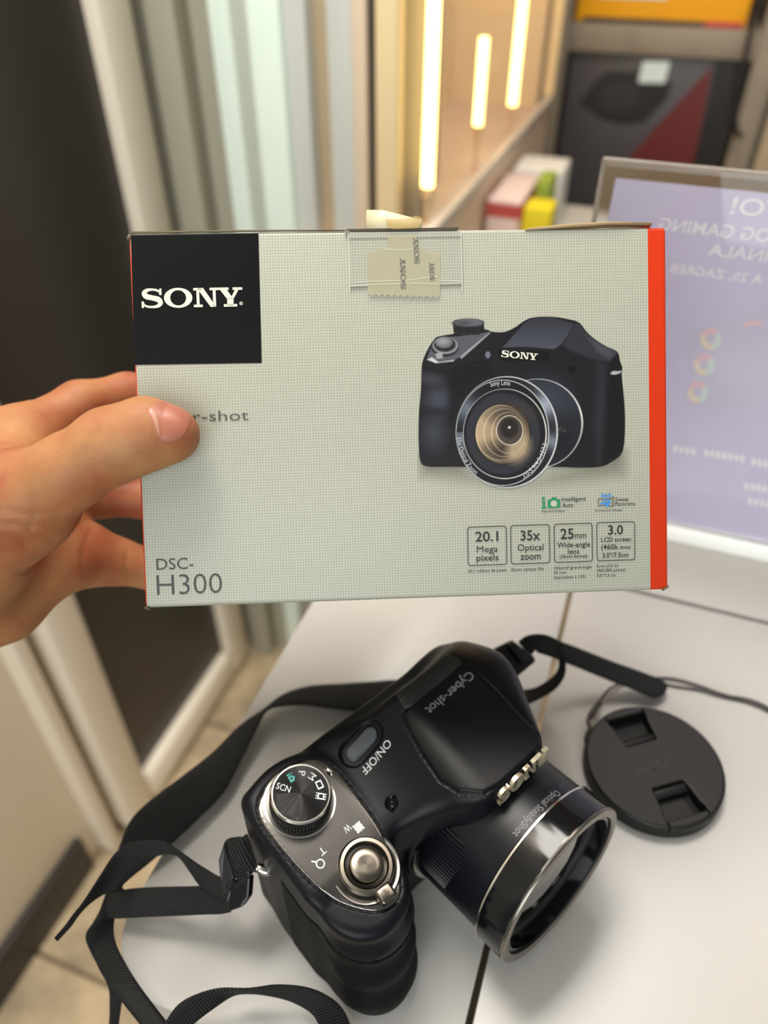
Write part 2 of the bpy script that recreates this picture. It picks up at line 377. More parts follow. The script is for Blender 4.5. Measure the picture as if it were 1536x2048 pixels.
# teal poster boards to the right
tb = frame('teal_poster', .24, 1.78, ZF, 'beige board with teal print at the upper right edge', 'poster')
sm('board', .158, .50, 1.765, 1.785, ZF, .6, P('tan_board', (176, 156, 130), .55), tb, .002)
flat('teal_print', tb, [(.20, -.03), (.185, .0), (.19, .06), (.22, .1), (.24, .16), (.27, .16), (.26, .02)], 1.765, P('teal_print', (52, 140, 146), .5))
flat('teal_print', tb, [(.215, -.30), (.225, -.09), (.25, -.06), (.30, -.06), (.30, -.30)], 1.765, P('teal_print', (52, 140, 146), .5))
cb = obj('black_cable', tube('black_cable', [shop(.094, 1.77, .40), shop(.096, 1.77, .22), shop(.085, 1.77, .16), shop(.087, 1.77, .08), shop(.10, 1.77, -.02), shop(.12, 1.77, -.05)], .005), P('cable_black', (36, 30, 28), .5))
tag(cb, 'thin dark cable hanging down in front of the shelf upright', 'cable')
# goods stacked on a low stand between case and shelf
st = frame('low_stand', -.18, 1.22, ZF, 'low pale stand between the display case and the shelf unit', 'stand')
sm('stand_top', -.241, -.10, 1.04, 1.40, -.12, -.10, plinth, st, .003)
for b in (-.235, -.12):
    for a in (1.05, 1.375): sm('leg', b, b + .015, a, a + .015, ZF, -.12, plinth, st)
def carton(name, label, b0, b1, a0, a1, z0, z1, mat, band=None, rz=0):
    t = frame(name, (b0 + b1) / 2, (a0 + a1) / 2, z0, label, 'box', group='goods on the low stand')
    sm('carton', b0, b1, a0, a1, z0, z1, mat, t, .003)
    if band: sm('printed_band', b0 - .0006, b1 + .0006, a0 - .0006, a1 + .0006, z1 - (z1 - z0) * .28, z1 - .005, band, t)
    t.rotation_euler.z = -YAW + rz; return t
carton('pink_carton', 'pink and white carton with a red front edge behind the held box', -.240, -.190, 1.10, 1.24, -.10, -.012, P('pale_pink_card', (238, 214, 210), .5), P('red_card', (198, 84, 80), .5))
carton('white_carton', 'white carton standing behind the pink and white carton', -.240, -.160, 1.27, 1.36, -.10, -.014, P('white_card', (234, 232, 226), .5))
carton('yellow_packet', 'bright yellow packet beside the pink and white carton', -.183, -.143, 1.08, 1.13, -.10, -.012, P('lemon_card', (236, 214, 30), .5))
carton('green_packet', 'green packet standing behind the yellow packet', -.184, -.162, 1.17, 1.23, -.10, .0, P('green_card', (150, 170, 60), .5))
# ================================================================ clear sign holder with the lavender sheet seen from behind
acr = glass('clear_acrylic', (250, 250, 250), .01, 1.35)
acr_edge = P('lit_acrylic_edge', (250, 250, 248), .2)
AS = .412
sh = frame('acrylic_sign_holder', .08, AS, .0, 'clear acrylic sign holder standing behind the held box', 'sign holder')
sm('back_plate', -.033, .20, AS - .0040, AS - .0018, .012, .2275, acr, sh, .0006)
sm('front_plate', -.033, .20, AS + .0018, AS + .0040, .012, .2275, acr, sh, .0006)
sm('top_edge', -.033, .20, AS - .0018, AS + .0018, .2245, .2275, P('polished_edge', (210, 200, 190), .15, Transmission_Weight=.6), sh)
sm('side_edge', -.033, -.0305, AS - .0018, AS + .0018, .012, .2245, P('polished_edge', (210, 200, 190), .15, Transmission_Weight=.6), sh)
sm('foot', -.033, .20, AS - .006, AS + .055, .0, .012, acr_edge, sh, .0012)
ps = frame('poster_sheet', .08, AS, .0135, 'lavender poster sheet with mirrored white lettering in the sign holder', 'poster')
paper = P('lavender_paper', (218, 209, 237), .6, Subsurface_Weight=0.0)
sm('paper', -.0247, .185, AS - .0006, AS + .0006, .0135, .2183, paper, ps)
ghost = P('showthrough_white', (253, 248, 253), .6)
def onA(u, v, a):
    d = ray(u, v); t = (a - E0 @ DA) / (d @ DA); q = E0 + d * t; return q @ DB, q[2]
def on_sheet(name, mesh_fn): return obj(name, mesh_fn, ghost, ps)
yq = AS - .0008
def mirror_text(s, u_end, v_end, u_start, v_start, cap):
    b0, z0 = onA(u_start, v_start, yq); b1, z1 = onA(u_end, v_end, yq); h = onA(u_end, v_end - cap, yq)[1] - z1; z = (z0 + z1) / 2
    return obj('lettering', text_mesh('lettering', s, lambda x, y: (b0 + (b1 - b0) * x - .08, yq - AS, z + h * y - .0135), .015), ghost, ps)
mirror_text('NOVO!', 1459, 428, 1668, 448, 34)
mirror_text('ROG GAMING', 1316, 462, 1562, 485, 25)
mirror_text('ORIGINALA', 1414, 513, 1640, 534, 24)
mirror_text('A 25, ZAGREB', 1338, 548, 1524, 564, 18)
def sheet_poly(name, pts, mat, lift=.0): 
    q = [onA(u, v, yq) for u, v in pts]
    return obj(name, polys_mesh(name, [q], lambda b, z: (b - .08, yq - lift - AS, z - .0135)), mat, ps)
sheet_poly('printed_computer_case', [(1372, 668), (1440, 640), (1570, 600), (1600, 800), (1500, 815), (1385, 815)], P('grey_showthrough', (216, 207, 230), .6), -.00005)
for k, (u, v) in enumerate(((1422, 677), (1409, 728), (1396, 783))):
    for a0, a1, c in ((200, 320, (244, 206, 216)), (80, 200, (246, 228, 210)), (-40, 80, (224, 234, 230))):
        sheet_poly('printed_fan', ell(u, v, 21, 22, 10, a0, a1) + ell(u, v, 9, 9, 10, a0, a1)[::-1], P('fan_tint_%d' % c[0], c, .6), .0001)
sheet_poly('printed_fan', ell(1508, 652, 22, 12, 10, 180, 330) + ell(1506, 655, 14, 5, 10, 180, 330)[::-1], P('fan_tint_244', (244, 206, 216), .6), .0001)
for u, v, n in ((1346, 896, 46), (1408, 904, 82), (1502, 922, 60), (1488, 970, 70), (1495, 1000, 50)):
    for k in range(0, n, 12): sheet_poly('faint_lettering', ell(u + k + 5, v + k * .16, 4.6, 8, 8), ghost, .0001)
# ================================================================ the digital camera on the counter
PSI = R(42)
cam = thing('digital_camera', 'black bridge camera with a fat zoom lens lying on the white counter', 'camera', (.00764, .19242, 0), PSI)
blk = P('black_plastic', (11, 13, 18), .40, bump=.10, bscale=2600, Specular_IOR_Level=.19)
rub = P('black_rubber', (7, 7, 8), .58, bump=.6, bscale=1500, Specular_IOR_Level=.12)
hoodm = P('black_hood_plastic', (12, 12, 14), .38, bump=.10, bscale=2600, Specular_IOR_Level=.2)
gmet = P('gunmetal_plate', (112, 108, 104), .20, .9); chrome = P('chrome', (214, 208, 200), .14, 1.0); steel = P('brushed_steel', (120, 113, 102), .26, 1.0, Anisotropic=.5, turned=1)
dialm = P('black_dial_metal', (46, 45, 45), .30, .9, Anisotropic=.9, turned=1); knurl = P('knurled_black', (11, 11, 12), .45, Specular_IOR_Level=.3); gloss = P('gloss_black', (10, 11, 14), .12, 0, Specular_IOR_Level=.3)
wprint = P('white_print', (205, 208, 210), .5); gprint = P('grey_print', (116, 116, 120), .5); teal = P('teal_icon', (40, 150, 140), .5)
F = Field((-93, -77, -1.2), (54, 6, 97), .45); x, y, z = F.x, F.y, F.z
topz = (z - 79 - .19 * y) / 1.018
main = smax(rbox(x, y, z, (-18, -21, 40), (63.5, 22.5, 40), 4.5), topz, 4)
main = smax(main, (27 * (x - 27) + 17 * (z - 74)) / 31.9, 6)
yy = y + .088 * (68 - z)
px = np.abs(x + 65); py_ = np.clip(yy, -49, -15)
wave = .95 * np.sin((z - 27) / 19.5 * 2 * np.pi) * np.clip((-yy - 45) / 10, 0, 1) * (z < 62)
grip = np.sqrt(px ** 2 + (yy - py_) ** 2) - 16.5 - wave
grip = smax(smax(grip, topz, 3.5), -z + 0 * grip, 4)
hump = smax(z - 93.7 - .107 * y, (-x - 17.5 + (z - 91) * 1.05) / 1.45, 5)
hump = smax(hump, (x - 18 + (z - 91) * .9) / 1.345, 5)
hump = smax(smax(hump, -y - 63.3 + 0 * hump, 3), smax(y + 8.5, 45 - z, 1), 4)
hump = smax(hump, (y + 11 + (z - 93) * .8) / 1.28, 4)
hump = smax(hump, smax((-y - 63.5 + (-19 - x) * 1.15) / 1.52, (-y - 63.5 + (x - 15) * 1.0) / 1.41, 2) + 0 * z, 5); hump = smax(hump, 60 - z, 2)
dome = (np.sqrt(((x - 20) / 26) ** 2 + ((y + 26) / 30) ** 2 + ((z - 60) / 31.5) ** 2) - 1) * 26
rr = np.sqrt((x + 3) ** 2 + (z - 43) ** 2)
mount = smax(smax(rr - 36.4 + .10 * (-y - 44), -y - 47, 2.0), y + 15, 3)
body = smin(main, grip, 5); body = smin(body, hump, 13); body = smin(body, dome, 8); body = smin(body, mount, 5)
body = smax(body, (x - 29 - (y + 44) * .6) / 1.17 + 0 * z, 7)
body = smax(body, -z + 0 * body, 2.0)
def closed(p, sub=5):
    p = list(p); q = crom(np.array(p[-2:] + p + p[:3], float), sub); return q[2 * sub:(len(p) + 2) * sub]
# outlines seen from above, in the camera's own millimetres
plate_pl = closed([(-79, -9), (-80, -22), (-77.3, -43), (-68.5, -57.5), (-59.5, -61), (-53.5, -56.5), (-49.5, -45), (-47.5, -32), (-47, -14), (-52, -5), (-62, -2.6), (-72, -3.5)])
hood_pl = [(-17.5, -18.6), (-20, -24), (-22.5, -34), (-24, -46), (-20, -56), (-12.5, -61.5), (-5, -70), (17, -70), (17.5, -61), (17, -40), (16, -18.4)]
hood_pl = [(-17.5, -18.6), (-20, -24), (-22.5, -34), (-24.5, -46), (-23, -54), (-18, -60.5), (-10, -62.4), (12, -62.4), (15.2, -60), (15.6, -40), (16, -18.4)]
spk_pl = [(-16.2, -17.9), (-14.4, -10.8), (14.2, -10.4), (15.6, -17.8), (13.6, -19.8), (-13, -19.9)]
xx, yyy = F.x[:, :, 0], F.y[:, :, 0]
sd_plate = poly_sd(xx, yyy, plate_pl)[:, :, None].astype(np.float32); sd_hood = poly_sd(xx, yyy, hood_pl)[:, :, None].astype(np.float32); sd_spk = poly_sd(xx, yyy, spk_pl)[:, :, None].astype(np.float32)
ox, oy = -33.8, -13.2                                       # power button: a stadium along x
sd_pw = (np.sqrt((np.abs(xx - ox + .12 * 0) - np.minimum(np.abs(xx - ox), 4.0)) ** 2 + (yyy - oy) ** 2) - 3.7)[:, :, None].astype(np.float32)
groove = lambda sd, wdt, dep: np.where((np.abs(sd) < wdt) & (z > 62), dep * (1 - (np.abs(sd) / wdt) ** 2), 0)
body0 = body
shell = body + groove(sd_hood, .5, .55) + groove(sd_plate, .5, .5) + np.where((sd_pw > -.2) & (sd_pw < 1.7) & (z > 66), 1.1 * np.clip(1.7 - sd_pw, 0, .5) * 2, 0) + np.where((sd_pw <= -.2) & (z > 66), 1.1, 0)
rub_reg = smax(smax(smax(x + 47, z - 63.5 - .19 * y, .6), y + 25.5 + 0 * z + 0 * x, .6), -z + 1.2, .6)
shell = np.where(np.abs(rub_reg) < .5, shell + .5, shell)
F.obj('body', shell, blk, cam)
tag(F.obj('grip', smax(body0 - .28, rub_reg, .5), rub, cam), 'textured rubber hand grip')
hood_o = F.obj('flash_hood', smax(smax(body0 - .30, sd_hood + .35, .9), -(body0 + 2.2), .3) + np.where(z > 62, 0, 9), hoodm, cam)
plate_o = F.obj('top_plate', smax(smax(body0 - .40, sd_plate + .15, .9), -(body0 + 2.0), .3) + np.where(z > 58, 0, 9), gmet, cam); tag(plate_o, 'shiny gunmetal plate around the dials')
spk_o = F.obj('speaker_panel', smax(smax(body0 - .22, sd_spk + .1, .4), -(body0 + 1.5), .3) + np.where(z > 70, 0, 9), P('dark_grey_plastic', (40, 38, 38), .45, bump=.1, bscale=2600, Specular_IOR_Level=.3), cam)
F.obj('power_button', smax(smax(body0 - .15, sd_pw + .55, .9), -(body0 + 1.6), .3) + np.where(z > 66, 0, 9), P('slate_button', (58, 62, 69), .45), cam)
# height of the shell over (x, y), for things laid on it
neg = (body0 < 0); top_i = F.n[2] - 1 - np.argmax(neg[:, :, ::-1], axis=2)
def hz(px_, py_):
    i = int(np.clip((px_ - F.lo[0]) / F.h, 0, F.n[0] - 2)); j = int(np.clip((py_ - F.lo[1]) / F.h, 0, F.n[1] - 2)); s = 0
    fx, fy = (px_ - F.lo[0]) / F.h - i, (py_ - F.lo[1]) / F.h - j
    for a, b, wt in ((i, j, (1 - fx) * (1 - fy)), (i + 1, j, fx * (1 - fy)), (i, j + 1, (1 - fx) * fy), (i + 1, j + 1, fx * fy)):
        k = top_i[a, b]; d0, d1 = body0[a, b, k], body0[a, b, min(k + 1, F.n[2] - 1)]
        s += wt * (F.lo[2] + F.h * (k + (d0 / (d0 - d1) if d0 != d1 else 0)))
    return s
def top_text(s, cx, cy, wid, cap, mat, lift=.45, rot=180, parent=cam, bold=0, name='lettering'):
    ca, sa = math.cos(R(rot)), math.sin(R(rot))
    def fn(tx, ty):
        u, v = (tx - .5) * wid, (ty - .5) * cap
        X, Y = cx + u * ca - v * sa, cy + u * sa + v * ca
        return (X * .001, Y * .001, (hz(X, Y) + lift) * .001)
    return obj(name, text_mesh(name, s, fn, bold), mat, parent)
top_text('ON/OFF', -33.2, -21.2, 13.4, 3.0, wprint, .08)
top_text('Cyber-shot', 1.5, -25.4, 24.5, 3.6, gprint, .42, bold=.012)
top_text('W', -57.6, -33.0, 2.6, 2.5, wprint, .5); top_text('T', -69.2, -33.4, 2.2, 2.5, wprint, .5)
def top_polys(name, polys, mat, lift=.5, parent=cam):
    return obj(name, polys_mesh(name, polys, lambda X, Y: (X * .001, Y * .001, (hz(X, Y) + lift) * .001)), mat, parent)
sq = lambda cx, cy, a, b: [(cx - a, cy - b), (cx + a, cy - b), (cx + a, cy + b), (cx - a, cy + b)]
top_polys('overview_icon', [sq(-54.2 + .62 * i, -35.2 + .62 * j, .36 if (i + j) % 2 == 0 else .2, .36 if (i + j) % 2 == 0 else .2) for i in range(-2, 3) for j in range(-2, 3)], wprint)
o1, o2 = ell(-72.3, -36.2, 1.6, 1.6, 20), ell(-72.3, -36.2, 1.15, 1.15, 20)
top_polys('magnifier_icon', [[o1[k], o1[(k + 1) % 20], o2[(k + 1) % 20], o2[k]] for k in range(20)] + [[(-73.3, -35.0), (-74.4, -33.9), (-74.0, -33.5), (-72.9, -34.7)]], wprint)
# speaker holes
hole = P('hole_black', (8, 8, 9), .8); hp = []
for r_ in range(4):
    for c_ in range(18): hp.append(ell(-12.0 + c_ * 1.42 + .35 * r_ * 0, -11.9 - r_ * 1.25, .43, .43, 8))
ho = top_polys('speaker_holes', hp, hole, .28); ho.parent = spk_o; ho['kind'] = 'stuff'
# knobs standing on the sloping plate
def knob(px_, py_, lift=0):
    n = Vector((0, -.19, 1)).normalized(); xa = Vector((1, 0, 0)); ya = n.cross(xa)
    m = Matrix((xa, ya, n)).transposed().to_4x4(); m.translation = Vector((px_, py_, 79 + .19 * py_ + lift)) * .001; return m
mm = lambda pr: [(a * .001, b * .001) for a, b in pr]
kb = knob(-64.8, -14.9)
o = obj('dial_well', lathe('dial_well', mm([(9, .2), (11.4, .2), (11.7, 1.3), (12.3, 1.75), (13.2, 1.6), (14.1, .6), (14.1, -.6), (9, -.6)]), 72, close=True), chrome, cam); o.matrix_local = kb
V, Fc = [], []; N = 120
for ring_, hgt in ((10.9, .4), (10.9, 6.6), (10.35, 7.2)):
    for i in range(N):
        r_ = ring_ - (.35 if i % 2 and hgt < 7 else 0); V.append((r_ * .001 * math.cos(2 * math.pi * i / N), r_ * .001 * math.sin(2 * math.pi * i / N), hgt * .001))
for k in range(2):
    for i in range(N): j = (i + 1) % N; Fc.append((k * N + i, k * N + j, (k + 1) * N + j, (k + 1) * N + i))
Fc.append(tuple(range(2 * N, 3 * N)))
dial = obj('mode_dial', mesh_py('mode_dial', V, Fc), knurl, cam); dial.matrix_local = kb @ Matrix.Diagonal((1.02, 1.02, 1.22, 1))
obj('dial_rim', lathe('dial_rim', mm([(9.7, 7.0), (10.6, 7.0), (10.6, 7.45), (10.2, 7.9), (9.7, 7.9)]), 72, close=True), chrome, dial)
# turned metal face: anisotropic sheen
df = obj('dial_face', lathe('dial_face', mm([(0.001, 7.75), (9.75, 7.75)]), 96), dialm, dial)
def dial_text(s, ang, rad, wid, cap, mat, name='lettering', polys=None):
    a = R(ang); ex = np.array([-math.cos(a), -math.sin(a)]); ey = np.array([-ex[1], ex[0]]); c0 = -ex * rad
    fn = lambda tx, ty: tuple((c0 + ex * (tx - .5) * wid + ey * (ty - .5) * cap) * .001) + (.00784,)
    return obj(name, polys_mesh(name, polys, fn) if polys else text_mesh(name, s, fn, 0), mat, dial)
# angles in the plate's axes (x to the lens side, y to the back)
dial_text('SCN', 124, 6.4, 5.0, 2.2, wprint)
camicon = [[(.0, .0), (1, .0), (1, .75), (.75, .75), (.65, 1), (.35, 1), (.25, .75), (0, .75)]]
dial_text('', 84, 6.4, 2.9, 2.2, teal, 'auto_icon', [[(.2 + .8 * q[0], q[1]) for q in camicon[0]], [(-.1, 0), (.08, 0), (.08, .6), (-.1, .6)], [(-.1, .75), (.08, .75), (.08, .95), (-.1, .95)]])
dial_text('', 84, 6.2, 1.0, 1.0, dialm, 'auto_icon_hole', [ell(.5, .35, .5, .5, 14)]).location.z = .00003
dial_text('P', 50, 6.9, 1.7, 2.3, wprint); dial_text('M', 18, 6.9, 2.3, 2.3, wprint)
fr = lambda a, b: [[(0, 0), (1, 0), (1 - a, a), (a, a)], [(1, 0), (1, 1), (1 - a, 1 - a), (1 - a, a)], [(1, 1), (0, 1), (a, 1 - a), (1 - a, 1 - a)], [(0, 1), (0, 0), (a, a), (a, 1 - a)]]
dial_text('', -14, 7.0, 2.3, 3.0, wprint, 'panorama_icon', fr(.18, 0)); dial_text('', -48, 7.0, 2.4, 2.2, wprint, 'film_icon', fr(.2, 0) + [sq(-.16, t, .1, .09) for t in (.1, .5, .9)] + [sq(1.16, t, .1, .09) for t in (.1, .5, .9)])
o = obj('index_mark', lathe('index_mark', mm([(0.001, 1.5), (.9, 1.4), (1.6, .7), (1.7, 0)]), 24), chrome, cam); o.matrix_local = knob(-49.6, -13.2, 1.3) @ Matrix.Diagonal((.75, 1.25, 1, 1))
ks = knob(-60.7, -46.3) @ Matrix.Scale(1.05, 4)
o = obj('shutter_collar', lathe('shutter_collar', mm([(6, .2), (9.4, .2), (10.4, 1.0), (11.4, 1.15), (12.0, .2), (12, -.6), (6, -.6)]), 72, close=True), gmet, cam); o.matrix_local = ks
lv = obj('zoom_lever', lathe('zoom_lever', mm([(6.9, .2), (9.2, .2), (9.3, 2.4), (8.6, 3.3), (7.5, 3.4), (6.9, 2.7)]), 72, close=True), steel, cam); lv.matrix_local = ks
tb_ = obj('lever_tab', box_mesh('lever_tab', -.0030, .0030, -.0132, -.0078, .0004, .0042, .0011, 3), steel, lv); tb_.rotation_euler.z = R(-4)
o = obj('shutter_button', lathe('shutter_button', mm([(0.001, 4.3), (2.5, 4.35), (4.6, 4.3), (5.4, 3.9), (5.7, 3.2), (5.7, 0)]), 64), steel, cam); o.matrix_local = ks
# focus lamp, strap lugs
o = obj('focus_lamp', lathe('focus_lamp', mm([(0.001, 1.4), (1.4, 1.1), (2.1, .3), (2.4, .6), (3.0, .3), (3.0, -2)]), 32), gloss, cam); o.location = (-.039, -.0375, (hz(-39, -37.5) - .2) * .001); o.rotation_euler = (R(38), R(8), 0)
for sx in (-1, 1):
    X = -81.6 if sx < 0 else 44.5; zz = 48 if sx < 0 else 48
    o = obj('strap_lug', tube('strap_lug', [Vector(q) * .001 for q in ((X + sx * -2, -16, zz - 1), (X + sx * 1.2, -14.5, zz), (X + sx * 2.4, -12.5, zz + .5), (X + sx * 3.0, -11.2, zz + .8))], [.0018, .0018, .0018, .0017, .0012], 12), chrome, cam)
# ---------------------------------------------------------------- lens
lensT = Matrix.Translation((-.003, -.06, .0430)) @ Matrix.Rotation(R(-3.5), 4, 'X') @ Matrix.Translation((0, .06, 0))
def lens(name, prof, mat, seg=128, close=True, parent=cam):
    o = obj(name, lathe(name, mm(prof), seg, axis='y', close=close), mat, parent)
    if parent is cam: o.matrix_local = lensT
    return o
barrel = lens('lens_barrel', [(25, 42), (33.4, 42), (33.4, 50), (33.1, 51), (32.9, 68), (32.9, 79), (25, 79)], P('black_barrel', (11, 13, 19), .36, bump=.08, bscale=2600, Specular_IOR_Level=.28))
lens('base_ring', [(32, 46.2), (35.0, 46.2), (35.5, 46.8), (35.0, 47.7), (32, 47.7)], chrome)
ringb = lens('lens_ring', [(28.6, 79.4), (34.1, 79.4), (34.2, 80), (34.2, 90.8), (28.6, 90.8)], gloss)
lens('rear_trim', [(32, 78.8), (33.8, 78.8), (34.5, 79.3), (34.5, 80.0), (32, 80.0)], chrome, parent=ringb)
lens('front_trim', [(30.4, 90.4), (34.2, 90.4), (34.2, 91.2), (33.9, 91.8), (33.4, 92.0), (31.0, 92.0), (30.4, 91.6)], P('satin_silver', (128, 122, 116), .28, 1.0), parent=ringb)
tube_in = lens('inner_tube', [(30.4, 91.4), (30.2, 88), (28.9, 87.6), (28.6, 86), (27.4, 85.6), (26.4, 84.6), (26.2, 78), (24, 78), (24, 76), (31, 76), (31, 91.4)], P('matte_black', (16, 15, 15), .55))
gl = lens('front_glass', [(0.001, 87.8), (8, 87.5), (14, 86.9), (20, 85.8), (24, 84.8), (26.2, 84.0), (26.2, 83), (0.001, 83)], P('coated_glass', (24, 20, 18), .04, 0, Coat_Weight=1.0, Coat_Roughness=.02, Specular_IOR_Level=1.0), close=False)
def barrel_pt(th, h, r): return (r * math.sin(R(th)) * .001, -h * .001, r * math.cos(R(th)) * .001)
o = obj('lettering', text_mesh('lettering', 'Optical SteadyShot', lambda tx, ty: barrel_pt(22 - 44 * tx, 75.4 + 2.6 * ty, 33.0)), gprint, cam); o.matrix_local = lensT
# "Sony lens" line inside the ring
o = obj('lettering', text_mesh('lettering', '3,0-5,9/4,5-157,5', lambda tx, ty: ((29.45 - .05) * math.sin(R(20 - 52 * tx)) * .001, -(86.8 + 2.2 * ty) * .001, 29.45 * math.cos(R(20 - 52 * tx)) * .001)), gprint, cam); o.matrix_local = lensT
ribm = P('rib_black', (16, 18, 25), .34)
NR = 15
for k in range(NR):
    th = -47 - 40 * k / (NR - 1); t = k / (NR - 1)
    h0 = 42.5 + (0 if t > .12 else 2.0 * (1 - t / .12)); h1 = 66.5 - 5.5 * abs(t - .38)
    dth = .85; Vb = [barrel_pt(th + a, h, r) for h in (h0 + 8, h1) for a, r in ((-dth, 32.8), (-dth * .5, 33.75), (dth * .5, 33.75), (dth, 32.8))]
    q = obj('grip_rib', mesh_py('grip_rib', Vb, [(0, 1, 2, 3), (7, 6, 5, 4), (0, 4, 5, 1), (1, 5, 6, 2), (2, 6, 7, 3)]), ribm, barrel)
# ---------------------------------------------------------------- maker's letters on the front of the hood
lp, lw = logo()
sg = lambda X, Y, yv: ((-13.6 + 27.4 * X / lw) * .001, (yv - .9 * (1 - Y)) * .001, (79.6 + 5.6 * Y + 1.4 * X / lw) * .001)
obj('logo_lettering', polys_mesh('logo_lettering', lp, lambda X, Y: sg(X, Y, -64.4), dfn=lambda X, Y: sg(X, Y, -62.9)), P('ivory_metal', (184, 174, 150), .3, .6), cam)
del main, grip, hump, dome, rr, mount, shell, rub_reg, topz
# ================================================================ neck strap, lens cap and its cord
def webbing(name):
    m = P(name, (13, 13, 14), .8, Specular_IOR_Level=.2); nt = m.node_tree; b = nt.nodes['Principled BSDF']; L = nt.links.new
    uv = nt.nodes.new('ShaderNodeUVMap'); wv = nt.nodes.new('ShaderNodeTexWave'); wv.wave_type = 'BANDS'; wv.bands_direction = 'X'; wv.inputs['Scale'].default_value = 300; wv.inputs['Distortion'].default_value = .5; wv.inputs['Detail'].default_value = 1
    mp = nt.nodes.new('ShaderNodeMapping'); mp.inputs['Rotation'].default_value = (0, 0, R(12)); L(uv.outputs[0], mp.inputs[0]); L(mp.outputs[0], wv.inputs['Vector'])
    nz = nt.nodes.new('ShaderNodeTexNoise'); nz.inputs['Scale'].default_value = 2500; L(uv.outputs[0], nz.inputs['Vector'])
    ad = nt.nodes.new('ShaderNodeMath'); ad.operation = 'MULTIPLY_ADD'; ad.inputs[1].default_value = .5; L(nz.outputs['Fac'], ad.inputs[0]); L(wv.outputs['Fac'], ad.inputs[2])
    bp = nt.nodes.new('ShaderNodeBump'); bp.inputs['Strength'].default_value = 1.0; bp.inputs['Distance'].default_value = .0016; L(ad.outputs[0], bp.inputs['Height']); L(bp.outputs[0], b.inputs['Normal'])
    b.inputs['Sheen Weight'].default_value = .06
    return m
web = webbing('black_webbing')
def ribbon(name, rows, parent, thick=.0011, sub=8, across=5, org=None):
    """rows: (xL, yL, zL, xR, yR, zR) - the two edges of the band as picture points at known heights (mm) above the counter."""
    A = np.array([atz(r[0], r[1], r[2] * .001) for r in rows]); B = np.array([atz(r[3], r[4], r[5] * .001) for r in rows])
    S = crom(np.concatenate([A, B], 1), sub); A, B = S[:, :3], S[:, 3:]; n = len(A)
    C = (A + B) / 2; tg = np.gradient(C, axis=0); tg /= np.linalg.norm(tg, axis=1)[:, None]
    wv = B - A; wv /= np.linalg.norm(wv, axis=1)[:, None]
    nr = np.cross(tg, wv); nr /= np.linalg.norm(nr, axis=1)[:, None] + 1e-9
    for i in range(1, n):
        if nr[i] @ nr[i - 1] < 0: nr[i] *= -1
    arc = np.concatenate([[0], np.cumsum(np.linalg.norm(np.diff(C, axis=0), axis=1))])
    V, UV, Fc = [], [], []; m = across + 1; o0 = np.array(org if org is not None else (0, 0, 0))
    for i in range(n):
        for side in (1, -1):
            for k in range(m):
                t = k / across; e = .5 if k in (0, across) else 1.0
                V.append(A[i] * (1 - t) + B[i] * t + nr[i] * side * thick / 2 * e - o0); UV.append((arc[i], t * .011))
    w2 = 2 * m
    for i in range(n - 1):
        a, b = i * w2, (i + 1) * w2
        for k in range(across): Fc.append((a + k, a + k + 1, b + k + 1, b + k)); Fc.append((a + m + k + 1, a + m + k, b + m + k, b + m + k + 1))
        Fc.append((a, b, b + m, a + m)); Fc.append((a + across, a + m + across, b + m + across, b + across))
    for a in (0, (n - 1) * w2):
        for k in range(across): Fc.append((a + k, a + m + k, a + m + k + 1, a + k + 1))
    me = mesh_py(name, V, Fc, True); u = me.uv_layers.new(name='UVMap')
    for lp_ in me.loops: u.data[lp_.index].uv = UV[lp_.vertex_index]
    return obj(name, me, web, parent)
so = atz(330, 1690, .0)
strap = thing('neck_strap', 'black woven neck strap looping from both sides of the camera', 'strap', so.tolist())
rb = lambda name, rows, **k: ribbon(name, rows, strap, org=so, **k)
# far loop: camera's right lug, over, and back behind the body
rb('strap_band', [(1036, 1284, 52, 1062, 1312, 50), (1052, 1272, 54, 1074, 1298, 50), (1078, 1268, 54, 1090, 1296, 48), (1106, 1275, 52, 1108, 1304, 44), (1126, 1292, 46, 1117, 1323, 36),
                  (1131, 1327, 38, 1114, 1343, 28), (1127, 1356, 30, 1096, 1361, 22), (1103, 1384, 22, 1069, 1376, 16), (1050, 1410, 18, 1040, 1382, 12), (980, 1432, 16, 980, 1398, 9),
                  (900, 1428, 14, 905, 1388, 8), (800, 1424, 13, 810, 1362, 7), (713, 1422, 13, 740, 1364, 7), (660, 1417, 13, 680, 1368, 7), (612, 1411, 13, 615, 1373, 6),
                  (560, 1413, 14, 565, 1390, 6), (532, 1424, 15, 525, 1420, 5), (512, 1462, 12, 478, 1453, 6), (479, 1527, 9, 424, 1506, 8), (449, 1583, 8, 364, 1553, 10),
                  (395, 1640, 8, 297, 1604, 11), (345, 1686, 8, 262, 1640, 11), (300, 1725, 7, 242, 1684, 10), (262, 1756, 6, 226, 1730, 10), (243, 1778, 6, 217, 1770, 9), (229, 1838, 6, 196, 1832, 9),
                  (230, 1880, 7, 188, 1876, 9), (249, 1923, 8, 192, 1923, 10), (280, 1973, 8, 214, 1964, 10), (330, 2039, 8, 242, 2001, 10), (372, 2092, 8, 290, 2062, 10), (420, 2150, 8, 340, 2130, 10)])
# second layer behind the first, dropping over the counter's edge
rb('strap_fold', [(250, 1780, 2, 228, 1765, 4), (222, 1838, 1, 190, 1838, 3), (214, 1872, -2, 171, 1871, 0), (222, 1910, -6, 183, 1908, -4), (246, 1975, -12, 215, 1970, -10), (243, 2010, -20, 219, 2010, -18), (236, 2060, -30, 217, 2060, -28), (230, 2110, -40, 210, 2110, -38)])
